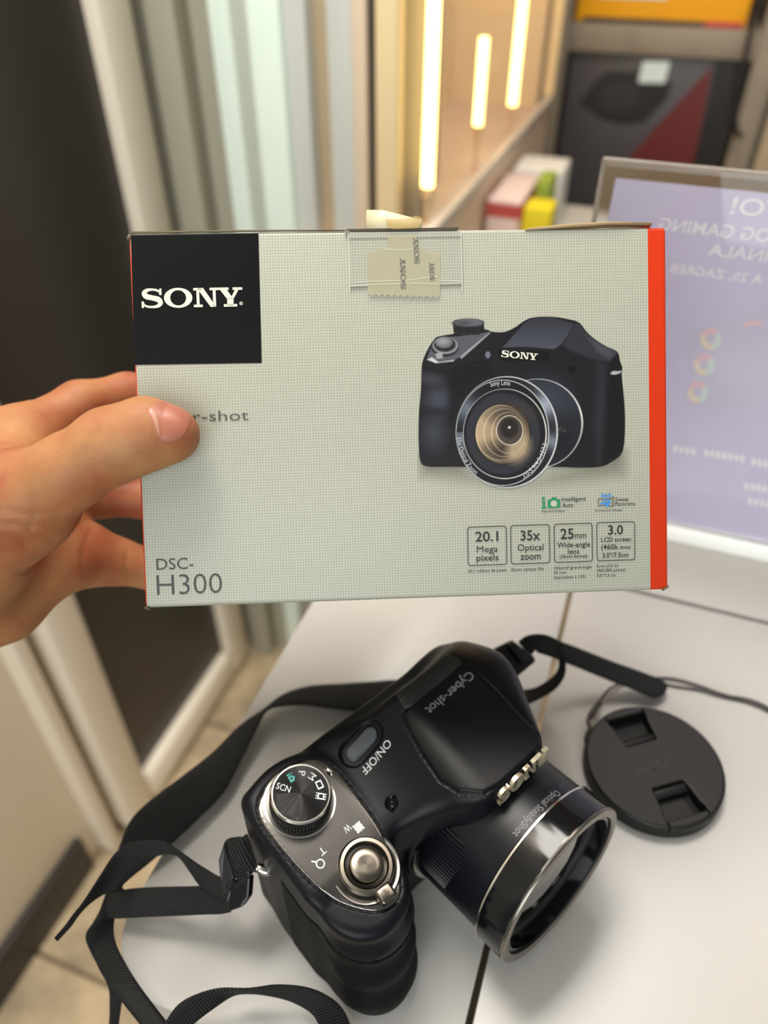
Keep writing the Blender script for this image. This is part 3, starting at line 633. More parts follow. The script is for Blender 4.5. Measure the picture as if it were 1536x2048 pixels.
# arch at the bottom of the picture
rb('strap_arch', [(345, 2110, 6, 300, 2085, 12), (362, 2072, 8, 328, 2048, 14), (393, 2043, 10, 356, 2010, 16), (434, 2012, 12, 393, 1989, 18), (467, 1991, 12, 440, 1977, 20), (497, 1987, 11, 497, 1977, 21), (532, 1990, 11, 556, 1970, 20),
                  (578, 2001, 10, 616, 1976, 18), (619, 2023, 9, 660, 1995, 15), (638, 2050, 7, 687, 2021, 12), (646, 2085, 5, 703, 2058, 8), (650, 2130, 4, 715, 2110, 4)])
# band from the near buckle to the loop
rb('buckle_band', [(462, 1824, 30, 452, 1768, 36), (440, 1828, 27, 428, 1769, 33), (408, 1829, 24, 398, 1772, 29), (350, 1832, 19, 350, 1773, 24), (299, 1834, 15, 305, 1774, 20), (262, 1836, 12, 262, 1777, 16), (226, 1837, 9, 236, 1782, 13), (205, 1830, 6, 218, 1786, 9)])
# free tail curling out past the counter's edge
rb('strap_tail', [(452, 1800, 36, 470, 1762, 43), (420, 1785, 33, 438, 1753, 40), (399, 1770, 31, 415, 1740, 38), (380, 1743, 30, 392, 1726, 39), (355, 1712, 30, 352, 1698, 40), (324, 1709, 29, 330, 1684, 38), (299, 1723, 27, 292, 1681, 35), (267, 1751, 25, 256, 1687, 33),
                  (234, 1779, 23, 228, 1709, 32), (204, 1790, 22, 199, 1754, 32), (176, 1810, 21, 167, 1804, 31), (155, 1833, 20, 148, 1828, 30), (141, 1853, 19, 132, 1850, 29), (114, 1882, 18, 109, 1877, 28)])
# far tail with its sealed end
rb('strap_tail', [(1075, 1305, 40, 1062, 1278, 46), (1105, 1315, 34, 1095, 1276, 40), (1132, 1326, 28, 1127, 1285, 34), (1176, 1344, 20, 1172, 1302, 27), (1220, 1362, 14, 1220, 1321, 20), (1265, 1379, 9, 1267, 1338, 13), (1304, 1395, 6, 1312, 1355, 8), (1322, 1393, 5, 1328, 1364, 6), (1331, 1386, 5, 1335, 1372, 5)])
bucklem = P('buckle_plastic', (10, 10, 11), .28, Specular_IOR_Level=.4)
def solid(name, pts, dz, mat, parent, bev=.0008):
    """pts: picture points with heights (mm) for the outer face; given a real thickness dz (m) away from us."""
    A = [atz(u, v, h * .001) - so for u, v, h in pts]; n = len(A)
    nrm = np.cross(A[1] - A[0], A[2] - A[0]); nrm /= np.linalg.norm(nrm)
    if nrm @ (E0 - so - A[0]) < 0: nrm = -nrm
    B = [a - nrm * dz for a in A]
    me = mesh_py(name, A + B, [tuple(range(n)), tuple(range(2 * n - 1, n - 1, -1))] + [(i, i + n, (i + 1) % n + n, (i + 1) % n) for i in range(n)])
    bm = bmesh.new(); bm.from_mesh(me); bmesh.ops.recalc_face_normals(bm, faces=bm.faces); bmesh.ops.bevel(bm, geom=bm.edges[:], offset=bev, segments=2, affect='EDGES', profile=.5); bm.to_mesh(me); bm.free()
    return obj(name, me, mat, parent)
rb('lug_loop', [(517, 1746, 47, 494, 1668, 57), (505, 1742, 48, 486, 1674, 57), (490, 1740, 48, 474, 1679, 56), (478, 1745, 46, 462, 1690, 54)], thick=.004)
solid('buckle', [(449, 1680, 52), (476, 1676, 54), (490, 1708, 51), (500, 1752, 46), (470, 1760, 43), (456, 1722, 48)], .0035, bucklem, strap)
solid('buckle', [(456, 1765, 41), (500, 1753, 45), (497, 1795, 40), (483, 1815, 37), (457, 1824, 34), (447, 1790, 37)], .004, bucklem, strap)
solid('buckle_bar', [(436, 1722, 46), (449, 1681, 51), (468, 1755, 43), (456, 1815, 35), (440, 1766, 40)], .003, bucklem, strap)
solid('buckle', [(988, 1296, 54), (1024, 1279, 56), (1068, 1312, 52), (1072, 1322, 50), (1034, 1354, 48), (1008, 1330, 52)], .004, bucklem, strap)
solid('buckle_bar', [(1016, 1288, 58), (1026, 1282, 58), (1058, 1318, 53), (1046, 1326, 53)], .003, bucklem, strap)
# ---------------------------------------------------------------- lens cap
capm = P('black_cap_plastic', (14, 13, 12), .46, bump=.1, bscale=2600, Specular_IOR_Level=.35)
cc = np.array([.1302, .1950, 0.]); dirv = atz(1357, 1605, .008) - atz(1268, 1462, .008); rot = math.atan2(dirv[1], dirv[0]) - R(90)
cap = thing('lens_cap', 'round black plastic lens cap lying on the counter beside the lens', 'lens cap', cc.tolist(), rot)
G = Field((-35.5, -35.5, -.6), (35.5, 35.5, 10.5), .35); x, y, z = G.x, G.y, G.z
rr = np.sqrt(x * x + y * y); RC = 32.7
capd = smax(smax(rr - RC + .06 * (z - 4.5), np.abs(z - 4.6) - 4.5, 1.6), -z + 0 * rr, .5)
dome_ = (np.sqrt((rr / 60) ** 2 + ((z + 50) / 59.3) ** 2) - 1) * 59
def pocket(s):
    ys = y * s
    return smax(smax(np.abs(x) - 9.3 - .12 * (ys - 20), np.maximum(11.5 - ys, ys - 27.5), .8), 1.8 + .12 * (27.5 - ys) - z + 0 * x, .5)
capd = smax(capd, -smin(pocket(1), pocket(-1), .2), .6)
gap = lambda s: np.where((np.abs(np.abs(x) - 10.4 - .10 * (y * s - 27.5)) < .28) & (y * s > 24) & (z > 4), .9, 0)
G.obj('disc', capd + gap(1) + gap(-1), capm, cap)
for s in (1, -1):
    sl = obj('release_latch', box_mesh('release_latch', -.0088, .0088, -.0022, .0022, -.0028, .0010, .0010, 3), capm, cap); sl.location = (0, s * .0142, .0068); sl.rotation_euler = (R(-18 * s), 0, 0)
obj('logo_lettering', polys_mesh('logo_lettering', lp, lambda X, Y: ((X / lw - .5) * .0235, (Y - .5) * .0042 + .001, .00925), dfn=lambda X, Y: ((X / lw - .5) * .0235, (Y - .5) * .0042 + .001, .0088)), P('black_cap_letter', (5, 5, 5), .3), cap)
Mi = cap.matrix_basis.inverted()
ci = (Matrix.Translation(cc.tolist()) @ Matrix.Rotation(rot, 4, 'Z')).inverted()
lw_ = lambda u, v, h: ci @ Vector(atz(u, v, h * .001).tolist())
cordm = P('dark_cord', (44, 38, 34), .6)
obj('cord_eyelet', tube('cord_eyelet', [lw_(1182, 1494, 5), lw_(1172, 1484, 5), lw_(1174, 1470, 6), lw_(1180, 1456, 7), lw_(1176, 1444, 7), lw_(1180, 1432, 7)], .0010), cordm, cap)
obj('cord_sleeve', tube('cord_sleeve', [lw_(1180, 1434, 7), lw_(1190, 1418, 7), lw_(1199, 1406, 6)], .0016), cordm, cap)
obj('cord', tube('cord', [lw_(1198, 1408, 6), lw_(1207, 1392, 4), lw_(1222, 1376, 3), lw_(1245, 1366, 2), lw_(1275, 1360, 1.5), lw_(1310, 1356, 1.5), lw_(1350, 1358, 1.5), lw_(1400, 1372, 1.5), lw_(1450, 1390, 1.5), lw_(1500, 1400, 1.5), lw_(1540, 1418, 1.5), lw_(1600, 1460, 1.5)], .0007), cordm, cap)
obj('cord', tube('cord', [lw_(1300, 1362, 1.2), lw_(1350, 1372, 1.2), lw_(1400, 1380, 1.2), lw_(1440, 1392, 1.2), lw_(1500, 1406, 1.2), lw_(1545, 1428, 1.2), lw_(1600, 1475, 1.2)], .0006), cordm, cap)
# ================================================================ the product box held up in front
BR_ = np.array([[0.99844055, -0.02710322, -0.04880458], [0.02967375, 0.99816733, 0.05273945], [0.04728573, -0.05410542, 0.99741499]])   # box axes in (right, up, forward)
BT = np.array([0.00742619, 0.03126832, 0.24325154]); BW, BH, BD = .175, .12061, .085
c2w = np.stack([CR, CU, CF], 1); BM = c2w @ BR_; BC = E0 + c2w @ BT
bx_, bz_, by_ = BM[:, 0], BM[:, 1], BM[:, 2]                # right, up, away
org = BC - bz_ * BH / 2
m = Matrix((bx_.tolist(), by_.tolist(), bz_.tolist())).transposed().to_4x4(); m.translation = Vector(org.tolist())
cbox = thing('camera_box', 'white dotted camera box with black logo square and orange edge, held up by a hand', 'box', matrix=m)
def FC(u, v):
    """picture point -> (x, z) on the front of the box, metres from its bottom centre."""
    d = ray(u, v); t = ((BC - E0) @ by_) / (d @ by_); q = E0 + d * t - org; return q @ bx_, q @ bz_
def dotted(name):
    mt = P(name, (222, 219, 203), .38); nt = mt.node_tree; b = nt.nodes['Principled BSDF']; L = nt.links.new
    tc = nt.nodes.new('ShaderNodeTexCoord'); sp = nt.nodes.new('ShaderNodeSeparateXYZ'); L(tc.outputs['Object'], sp.inputs[0])
    def math_(op, a, bval=None, c=None):
        n = nt.nodes.new('ShaderNodeMath'); n.operation = op
        for i, v in enumerate((a, bval, c)):
            if v is None: continue
            if isinstance(v, (int, float)): n.inputs[i].default_value = v
            else: L(v, n.inputs[i])
        return n.outputs[0]
    pit = .00092; sq_ = []
    for ax in (0, 2):
        f = math_('FRACT', math_('MULTIPLY', sp.outputs[ax], 1 / pit)); sq_.append(math_('POWER', math_('ABSOLUTE', math_('SUBTRACT', f, .5)), 2))
    dd = math_('SQRT', math_('ADD', *sq_))
    mr = nt.nodes.new('ShaderNodeMapRange'); mr.inputs['From Min'].default_value = .22; mr.inputs['From Max'].default_value = .36; mr.inputs['To Min'].default_value = 1; mr.inputs['To Max'].default_value = 0; L(dd, mr.inputs[0])
    mx = nt.nodes.new('ShaderNodeMix'); mx.data_type = 'RGBA'; mx.inputs[6].default_value = lin((166, 166, 153)); mx.inputs[7].default_value = lin((141, 140, 127)); L(mr.outputs[0], mx.inputs[0])
    # the orange edge print
    xo = math_('GREATER_THAN', sp.outputs[0], FC(1298, 800)[0])
    mo = nt.nodes.new('ShaderNodeMix'); mo.data_type = 'RGBA'; mo.inputs[7].default_value = lin((192, 48, 12)); L(xo, mo.inputs[0]); L(mx.outputs[2], mo.inputs[6]); L(mo.outputs[2], b.inputs['Base Color'])
    b.inputs['Specular IOR Level'].default_value = .35
    return mt
card = dotted('dotted_white_card'); orange = P('orange_card', (192, 48, 12), .35, Coat_Weight=.3, Coat_Roughness=.12); ink = P('black_ink', (9, 10, 10), .35, Specular_IOR_Level=.18)
kraft = P('worn_board', (176, 148, 112), .8); greyink = P('grey_ink', (64, 63, 59), .5); darkink = P('dark_ink', (24, 24, 22), .5); wink = P('white_ink', (214, 211, 196), .45)
me = box_mesh('carton', -BW / 2, BW / 2, 0, BD, 0, BH, .0013, 3); me.materials.append(card); me.materials.append(orange)
for p in me.polygons:
    if p.normal.x > .75 or p.normal.x < -.6: p.material_index = 1
obj('carton', me, None, cbox)
LIFT = -.00012
def fpoly(name, polys, mat, lift=1, parent=cbox, px=True, dep=0.0):
    q = [[FC(*k) for k in pl] for pl in polys] if px else polys
    f = lambda X, Z: (X, LIFT * lift, Z)
    return obj(name, polys_mesh(name, q, f, dfn=(lambda X, Z: (X, LIFT * lift + dep, Z)) if dep else None), mat, parent)
def ftext(s, xl, yl, xr, yr, cap, mat=darkink, bold=0.0, lift=2, name='lettering', parent=cbox):
    x0, z0 = FC(xl, yl); x1, z1 = FC(xr, yr); zc = (z0 + z1) / 2; h = FC(xl, yl - cap)[1] - z0
    return obj(name, text_mesh(name, s, lambda X, Y: (x0 + (x1 - x0) * X, LIFT * lift, zc + h * Y), bold), mat, parent)
sqp = fpoly('logo_square', [[(262, 471), (517, 467), (523.5, 726), (269, 730)]], ink)
L0, L1 = FC(282, 616.5), FC(486, 613); LH = FC(282, 578)[1] - L0[1]
obj('logo_lettering', polys_mesh('logo_lettering', lp, lambda X, Y: (L0[0] + (L1[0] - L0[0]) * X / lw, LIFT * 2, (L0[1] + L1[1]) / 2 + LH * Y)), wink, cbox)
o_, i_ = ell(482.5, 607, 3.6, 3.6, 16), ell(482.5, 607, 2.9, 2.9, 16)
fpoly('registered_mark', [[o_[k], o_[(k + 1) % 16], i_[(k + 1) % 16], i_[k]] for k in range(16)] + [[(481, 609), (482, 609), (482, 605), (481, 605)], [(482, 605), (484, 605.5), (484, 607), (482, 607)], [(482.4, 607), (484.4, 609.2), (483.4, 609.2), (482, 607.4)]], wink, 2)
ftext('Cyber-shot', 288, 845, 497.5, 841, 21, greyink, -.006)
ftext('DSC-', 313.5, 1140, 387, 1137.5, 22.5, P('grey_ink2', (46, 45, 42), .5), -.006); ftext('H300', 314.5, 1190.5, 444.5, 1186, 41, P('grey_ink2', (46, 45, 42), .5), -.014)
# feature boxes (points read on a 3.2x enlargement whose corner is at 880, 960)
K = lambda a, b: (880 + a / 3.2, 960 + b / 3.2)
def kt(s, xl, yl, xr, yr, cap, mat=darkink, bold=0.0): return ftext(s, *K(xl, yl), *K(xr, yr), cap / 3.2, mat, bold)
def rrect(x0, z0, x1, z1, r, wd):
    def loop(i):
        pts = []
        for cx, cz, a in ((x1 - r, z1 - r, 0), (x0 + r, z1 - r, 90), (x0 + r, z0 + r, 180), (x1 - r, z0 + r, 270)):
            pts += [(cx + (r - i) * math.cos(R(a + 90 * k / 6)), cz + (r - i) * math.sin(R(a + 90 * k / 6))) for k in range(7)]
        return pts
    A, B = loop(0), loop(wd); n = len(A); return [[A[k], A[(k + 1) % n], B[(k + 1) % n], B[k]] for k in range(n)]
for (a, b, c, d) in ((172, 300, 430, 543), (448, 290, 705, 533), (726, 281, 978, 523), (999, 271, 1249, 513)):
    x0, z1 = FC(*K(a, b)); x1, z0 = FC(*K(c, d)); fpoly('feature_frame', rrect(x0, z0, x1, z1, .0011, .00032), greyink, 2, px=False)
kt('20.1', 226, 395, 372, 389, 62, darkink, .012); kt('Mega', 235, 464, 370, 460, 40, darkink, 0); kt('pixels', 233, 519, 374, 514, 40, darkink, .008)
kt('35x', 515, 388, 640, 383, 63, darkink, .012); kt('Optical', 496, 454, 662, 449, 41, darkink, .004); kt('zoom', 514, 512, 644, 507, 44, darkink, .008)
kt('25', 770, 378, 855, 375, 65, darkink, .012); kt('mm', 861, 375, 936, 372, 40, darkink); kt('Wide-angle', 749, 432, 959, 427, 32, darkink, .008); kt('lens', 818, 474, 890, 471, 32, darkink, .006); kt('(35mm format)', 765, 501, 943, 496, 22, darkink, .006)
kt('3.0', 1075, 350, 1170, 346, 58, darkink, .012); kt('LCD screen', 1030, 397, 1220, 392, 29, darkink, .008); kt('(460k', 1030, 445, 1140, 442, 31, darkink, .008); kt('dots)', 1150, 440, 1218, 438, 20, darkink, .008); kt('3.0"/7.5cm', 1038, 497, 1205, 492, 29, darkink, .008)
kt('20,1 millions de pixels', 178, 592, 425, 585, 19); kt('Zoom optique 35x', 453, 583, 665, 577, 19); kt('Objectif grand-angle', 728, 572, 970, 565, 19); kt('25 mm', 728, 602, 805, 600, 18); kt('(équivalent à 135)', 728, 632, 932, 627, 19)
kt('Écran LCD 3,0', 1003, 560, 1140, 556, 18); kt('(460.800 points)', 1003, 588, 1185, 583, 18); kt('3,0"/7,5 cm', 1003, 620, 1122, 617, 18)
grn = P('green_ink', (16, 122, 72), .5); blu = P('blue_ink', (32, 126, 198), .5)
k2 = lambda pl: [K(*q) for q in pl]
fpoly('intelligent_auto_icon', [k2(ell(660, 118, 10, 9, 16)), k2([(650, 136), (672, 134), (672, 174), (680, 173), (680, 183), (648, 184), (648, 175), (656, 174), (656, 144), (650, 145)]),
      k2([(688, 128), (708, 126), (715, 112), (742, 110), (750, 124), (768, 123), (769, 176), (689, 181)])], grn, 2)
fpoly('icon_hole', [k2(ell(727, 151, 21, 21, 20))], P('card_white', (166, 166, 153), .4), 3)
kt('Intelligent', 780, 137, 933, 131, 26, darkink, .004); kt('Auto', 782, 175, 852, 172, 27, darkink, .004); kt('Mode Auto Intelligent', 650, 208, 800, 203, 12)
kt('360', 1027, 114, 1094, 111, 25, blu, .02); kt('Sweep', 1122, 137, 1205, 133, 24); kt('Panorama', 1122, 167, 1248, 161, 24); kt('Panorama par balayage', 992, 202, 1163, 196, 12)
def stroke(pts, wd):
    pts = np.array(pts, float); t = np.gradient(pts, axis=0); t /= np.linalg.norm(t, axis=1)[:, None]; n = np.stack([-t[:, 1], t[:, 0]], 1) * wd / 2; A, B = pts + n, pts - n
    return [[tuple(A[i]), tuple(B[i]), tuple(B[i + 1]), tuple(A[i + 1])] for i in range(len(pts) - 1)]
fpoly('panorama_icon', [k2(q) for q in stroke([(1105, 105), (1098, 118), (1060, 126), (1011, 121)], 4) + stroke([(1011, 121), (1012, 166)], 4) + stroke([(1012, 166), (1060, 160), (1102, 172), (1111, 160)], 4) + stroke([(1098, 118), (1102, 172)], 4) + stroke([(1105, 105), (1112, 112), (1111, 165)], 4)], greyink, 2)
fpoly('panorama_arrow', [k2(q) for q in stroke(crom(np.array([(1022, 156), (1045, 146), (1070, 150), (1084, 140), (1070, 128), (1045, 134)]), 5), 9)] + [k2([(1056, 172), (1058, 150), (1086, 160)])], blu, 3)
# ---------------------------------------------------------------- tuck flap, tape, worn edges
e = lambda *p: [FC(*q) for q in p]
def slab(name, pts, lift, thick, mat, px=True):
    q = e(*pts) if px else pts
    return obj(name, polys_mesh(name, [q], lambda X, Z: (X, -lift, Z), dfn=lambda X, Z: (X, -lift + thick, Z)), mat, cbox)
def fold(name, rows, mat):
    """rows of picture points with how far each lies in front of (+) or behind the face, metres."""
    V = []
    for row in rows: V += [(FC(u, v)[0], -l, FC(u, v)[1]) for u, v, l in row]
    n = len(rows[0]); F_ = [(r * n + k, r * n + k + 1, (r + 1) * n + k + 1, (r + 1) * n + k) for r in range(len(rows) - 1) for k in range(n - 1)]
    me = mesh_py(name, V, F_, True); o = obj(name, me, mat, cbox); sd = o.modifiers.new('thickness', 'SOLIDIFY'); sd.thickness = .0004; sd.offset = -1
    return o
tab = slab('tuck_tab', [(696, 466), (921, 463), (924, 568), (700, 574)], .00045, .0004, card)
worn = P('worn_white_edge', (190, 187, 174), .7)
fpoly('worn_edge', [q for q in stroke([(696, 466), (699, 520), (700, 574), (700, 584)], 1.8) + stroke([(921, 463), (923, 530), (924, 568), (924, 582)], 2.2) + stroke([(700, 566), (760, 562), (830, 561), (924, 563)], 1.8) + stroke([(700, 573), (760, 570), (850, 569), (923, 567)], 1.8)], worn, 4.6)
fpoly('fold_shadow', [q for q in stroke([(699, 479), (800, 477), (921, 475)], 2)] + [[(690, 462), (700, 462), (693, 474), (690, 472)]], P('fold_shade_grey', (122, 120, 110), .6), 4.8)  # shadow along the tab's fold, painted as grey lines
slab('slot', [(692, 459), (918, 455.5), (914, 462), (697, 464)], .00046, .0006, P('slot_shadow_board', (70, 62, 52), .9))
fold('top_flap', [[(1050, 462, .0001), (1130, 456, .0001), (1220, 450, .0001), (1300, 450, .0)], [(1056, 457, .0006), (1130, 450, .0010), (1220, 445, .0012), (1304, 446, .0004)], [(1070, 454, -.004), (1140, 447, -.006), (1220, 442, -.006), (1311, 444, -.005)]], kraft)
fold('worn_top_edge', [[(262, 466, .0001), (400, 463, .0001), (560, 461, .0001), (690, 460, .0001)], [(258, 462, -.0004), (400, 459.5, -.0004), (560, 458.5, -.0004), (688, 459, -.0004)]], P('dark_worn_board', (92, 82, 62), .8))
fold('torn_corner', [[(255, 482, .0003), (262, 472, .0004)], [(252, 472, -.0008), (258, 464, -.0006)]], P('dark_worn_board', (92, 82, 62), .8))
fold('torn_corner', [[(291, 1212, .0003), (303, 1218, .0003)], [(290, 1217, -.0002), (297, 1219, -.0002)]], P('dark_worn_board', (92, 82, 62), .8))
fold('torn_corner', [[(1326, 1176, .0003), (1336, 1170, .0003)], [(1325, 1181, -.0006), (1337, 1174, -.0006)]], P('dark_worn_board', (92, 82, 62), .8))
q7 = lambda a, b: (680 + a / 5.486, 400 + b / 5.486)
tape = thin('yellowed_tape', (178, 172, 146), .72, .35)
zig = [];
for k in range(11): zig += [(320 + 70 * k, 1032 + 2 * k), (355 + 70 * k, 1062 + 2 * k)]
tp = [(295, 560), (305, 1010)] + zig + [(1092, 1046), (1095, 820), (1098, 600), (1050, 590), (960, 560), (860, 500), (830, 430), (830, 385), (500, 392), (512, 420), (535, 470), (500, 535), (420, 545), (360, 570)]
t_l = fpoly('tape', [[q7(*p) for p in tp]], tape, 5.5); tag(t_l, 'yellowed tape with jagged end stuck over the tab')
fpoly('tape_crease', [[q7(*p) for p in q] for q in stroke([(480, 545), (600, 555), (750, 552), (820, 540)], 10) + stroke([(310, 900), (500, 895), (760, 885), (1000, 850), (1060, 845)], 9) + stroke([(310, 935), (560, 925), (820, 920), (1080, 930)], 9)], P('tape_fold', (190, 186, 164), .4), 6)
u_l = fold('tape', [[q7(290, 320) + (.0002,), q7(480, 335) + (.0004,), q7(700, 340) + (.0003,), q7(880, 335) + (.0002,)], [q7(285, 210) + (-.0005,), q7(480, 235) + (.0006,), q7(700, 250) + (.0,), q7(900, 260) + (-.0006,)], [q7(292, 96) + (-.001,), q7(470, 125) + (.0012,), q7(690, 160) + (-.0004,), q7(905, 195) + (-.0018,)]], thin('yellowed_tape_up', (214, 204, 168), .85, .4)); tag(u_l, 'torn flap of yellowed tape standing above the top edge')
fpoly('tape_stain', [[q7(*p) for p in [(505, 225), (760, 215), (830, 180), (900, 210), (860, 320), (600, 330), (500, 318)]]], thin('amber_tape', (190, 160, 96), .55, .4), 9)
def vtext(s, x0, y0, x1, y1, cap, mat=P('tape_print', (96, 94, 86), .6), lift=6.5):
    """text running up the face from (x0,y0) to (x1,y1), points on the 5.486x enlargement."""
    A = np.array(FC(*q7(x0, y0))); B = np.array(FC(*q7(x1, y1))); d = B - A; n = np.array([-d[1], d[0]]); n /= np.linalg.norm(n); h = cap / 5.486 * BW / 1065
    return A, d, n, h, mat, lift
def vlogo(x0, y0, x1, y1, cap):
    A, d, n, h, mat, lift = vtext('', x0, y0, x1, y1, cap)
    return obj('tape_lettering', polys_mesh('tape_lettering', lp, lambda X, Y: (lambda q: (q[0], LIFT * lift, q[1]))(A + d * X / lw + n * h * Y)), mat, cbox)
vlogo(722, 985, 712, 640, 56); vlogo(872, 705, 855, 420, 56); vlogo(1036, 890, 1026, 690, 52)
# ---------------------------------------------------------------- the printed picture of the camera
gx = np.arange(834, 1262, 1.0); gy = np.arange(626, 1000, 1.0); PX, PY = np.meshgrid(gx, gy); C = np.zeros(PX.shape + (3,)); Al = np.zeros(PX.shape)
CXr, CYr = (PX - 800) * 2.793, (PY - 600) * 2.793        # worked out on a 2.793x enlargement
def paint(mask, col, al=None):
    col = np.asarray(col, float); 
    if col.ndim == 1: col = col[None, None]
    mk = mask[..., None]
    na = 1 - (1 - Al) * (1 - mask) 
    C[:] = np.where(na[..., None] > 1e-6, (C * (Al * (1 - mask))[..., None] + col * mk) / np.maximum(na, 1e-6)[..., None], C); Al[:] = na
pm = lambda pts, soft=3.: np.clip(.5 - poly_sd(CXr, CYr, pts) / soft, 0, 1)
def em(cx, cy, rx, ry, soft=3., rot=0):
    a = R(rot); X = (CXr - cx) * math.cos(a) + (CYr - cy) * math.sin(a); Y = -(CXr - cx) * math.sin(a) + (CYr - cy) * math.cos(a)
    return np.clip(.5 - (np.sqrt((X / rx) ** 2 + (Y / ry) ** 2) - 1) * min(rx, ry) / soft, 0, 1)
# soft shadow and reflection below
paint(pm([(115, 880), (330, 880), (420, 1000), (640, 1060), (860, 960), (1250, 850), (1250, 980), (700, 1075), (115, 985)], 90) * .55 * np.clip((1110 - CYr) / 200, 0, 1), (120, 116, 106))
sil = closed([(115, 905), (104, 800), (105, 640), (117, 500), (121, 380), (126, 345), (150, 285), (195, 215), (240, 200), (298, 190), (330, 175), (470, 165), (512, 178), (580, 180), (640, 155), (690, 120), (745, 98), (850, 95), (930, 107), (998, 126), (1040, 178), (1090, 222), (1150, 260), (1212, 290), (1226, 340), (1240, 380), (1236, 420), (1250, 560), (1255, 700), (1242, 845), (1180, 905), (1110, 932), (980, 936), (850, 932), (280, 932), (160, 930)], 3)
S = pm(sil); paint(S, (25, 25, 29))
def part(mask, col): paint(mask * S, col)
g = np.clip((CYr - 95) / 180, 0, 1)[..., None]
part(pm([(572, 266), (640, 190), (700, 125), (745, 101), (850, 98), (972, 134), (935, 200), (895, 252), (860, 276), (820, 272), (700, 262)], 6), np.array([44, 45, 52]) * (1 - g) + np.array([66, 68, 80]) * g)
part(pm([(975, 134), (1000, 130), (1090, 226), (1210, 294), (1165, 345), (1090, 335), (960, 290), (905, 250)], 16), (42, 43, 49))
part(pm([(1040, 200), (1090, 228), (1208, 292), (1170, 332), (1100, 290)], 30) * .6, (74, 76, 86))
part(pm([(1150, 362), (1224, 302), (1248, 560), (1252, 700), (1236, 846), (1112, 930), (1140, 700)], 8), (20, 20, 22))
part(pm([(1110, 350), (1148, 365), (1138, 700), (1115, 920), (1085, 700)], 60) * .7, (46, 47, 54))
part(pm([(545, 280), (830, 290), (830, 340), (555, 340)], 6), (14, 14, 16))
part(em(215, 560, 70, 75, 90) * .75, (66, 69, 82)); part(em(190, 740, 62, 90, 90) * .7, (60, 63, 74)); part(em(170, 440, 60, 30, 50) * .6, (70, 72, 82))
part(em(190, 625, 95, 20, 40) * .6, (18, 18, 20))
for q in stroke(crom(np.array([(124, 372), (180, 396), (260, 400), (380, 358), (470, 345), (503, 372), (508, 440)]), 6), 6): part(pm(q, 4) * .8, (10, 10, 11))
part(pm([(275, 400), (400, 362), (480, 352), (500, 420), (420, 470), (330, 560), (275, 700)], 40) * .6, (14, 14, 16))
part(pm([(148, 335), (170, 270), (200, 225), (250, 208), (330, 203), (500, 178), (455, 225), (385, 285), (300, 340), (200, 352)], 6), (76, 78, 84))
part(pm([(150, 334), (178, 320), (215, 348), (300, 335), (300, 343), (200, 354)], 8), (178, 184, 182)); part(pm([(330, 320), (500, 180), (505, 186), (345, 330)], 5) * .8, (150, 152, 156))
part(em(250, 262, 78, 55, 4), (34, 35, 38)); part(em(252, 255, 72, 48, 5), (120, 122, 126)); part(em(250, 250, 60, 40, 5), (38, 39, 42)); part(em(245, 238, 48, 32, 4), (92, 94, 98)); part(em(240, 232, 34, 20, 20) * .6, (150, 152, 156)); part(pm([(195, 300), (235, 290), (240, 325), (205, 330)], 6), (140, 140, 140))
dl = pm([(294, 128), (310, 112), (465, 118), (470, 172), (440, 195), (330, 196), (300, 182)], 4); paint(dl, (24, 24, 26))
kn = ((CXr % 9) < 4.5) & ((CYr % 9) < 4.5); paint(dl * kn * .5 * (CYr > 140), (74, 76, 80)); paint(em(381, 128, 88, 24, 4), (58, 59, 64)); paint(em(381, 126, 80, 20, 5), (88, 90, 96)); paint(em(350, 130, 40, 10, 20) * .7, (48, 48, 52))
part(em(490, 307, 15, 20, 6), (96, 102, 116)); part(em(960, 388, 22, 20, 6), (12, 12, 13)); part(em(1205, 405, 32, 12, 5, -12), (150, 152, 158)); part(em(1212, 382, 26, 16, 8), (22, 22, 24))
# lens
paint(em(770, 690, 252, 250, 4) * (CXr > 640), (196, 194, 190)); paint(em(765, 690, 246, 246, 4) * (CXr > 640), (36, 38, 46)); part(em(800, 560, 130, 110, 160) * .6, (58, 62, 74)); part(em(860, 790, 150, 120, 160) * .6, (16, 16, 18))
paint(em(596, 738, 286, 312, 4), (176, 176, 178)); paint(em(592, 738, 280, 306, 4), (30, 31, 36))
ang = np.degrees(np.arctan2(CYr - 738, CXr - 592)); sheen = np.exp(-((ang + 35) / 16) ** 2) + np.exp(-((ang - 160) / 18) ** 2) + .7 * np.exp(-((ang - 12) / 10) ** 2)
paint(em(592, 738, 279, 305, 4) * np.clip(sheen, 0, 1) * .85, (150, 158, 172))
paint(em(572, 742, 260, 296, 4), (190, 190, 190)); paint(em(571, 742, 256, 292, 3), (22, 23, 27)); sh2 = np.exp(-((ang - 172) / 22) ** 2) + np.exp(-((ang + 150) / 16) ** 2)
paint(em(571, 742, 254, 290, 4) * np.clip(sh2, 0, 1) * .8, (104, 112, 126))
paint(em(585, 748, 234, 252, 4), (206, 204, 198)); paint(em(583, 747, 229, 248, 4), (24, 24, 28)); paint(em(575, 747, 205, 226, 10) * .7, (48, 49, 58))
paint(em(572, 749, 158, 172, 5), (30, 27, 24)); rg = np.clip((CXr - 420) / 300, 0, 1)[..., None]
paint(em(572, 749, 150, 164, 6), np.array([168, 146, 118]) * (1 - rg) + np.array([92, 78, 62]) * rg); paint(em(620, 640, 120, 60, 60) * .8, (58, 50, 44)); paint(em(590, 850, 130, 60, 70) * .8, (40, 34, 30)); paint(em(660, 830, 60, 80, 50, 30) * .75, (176, 156, 128))
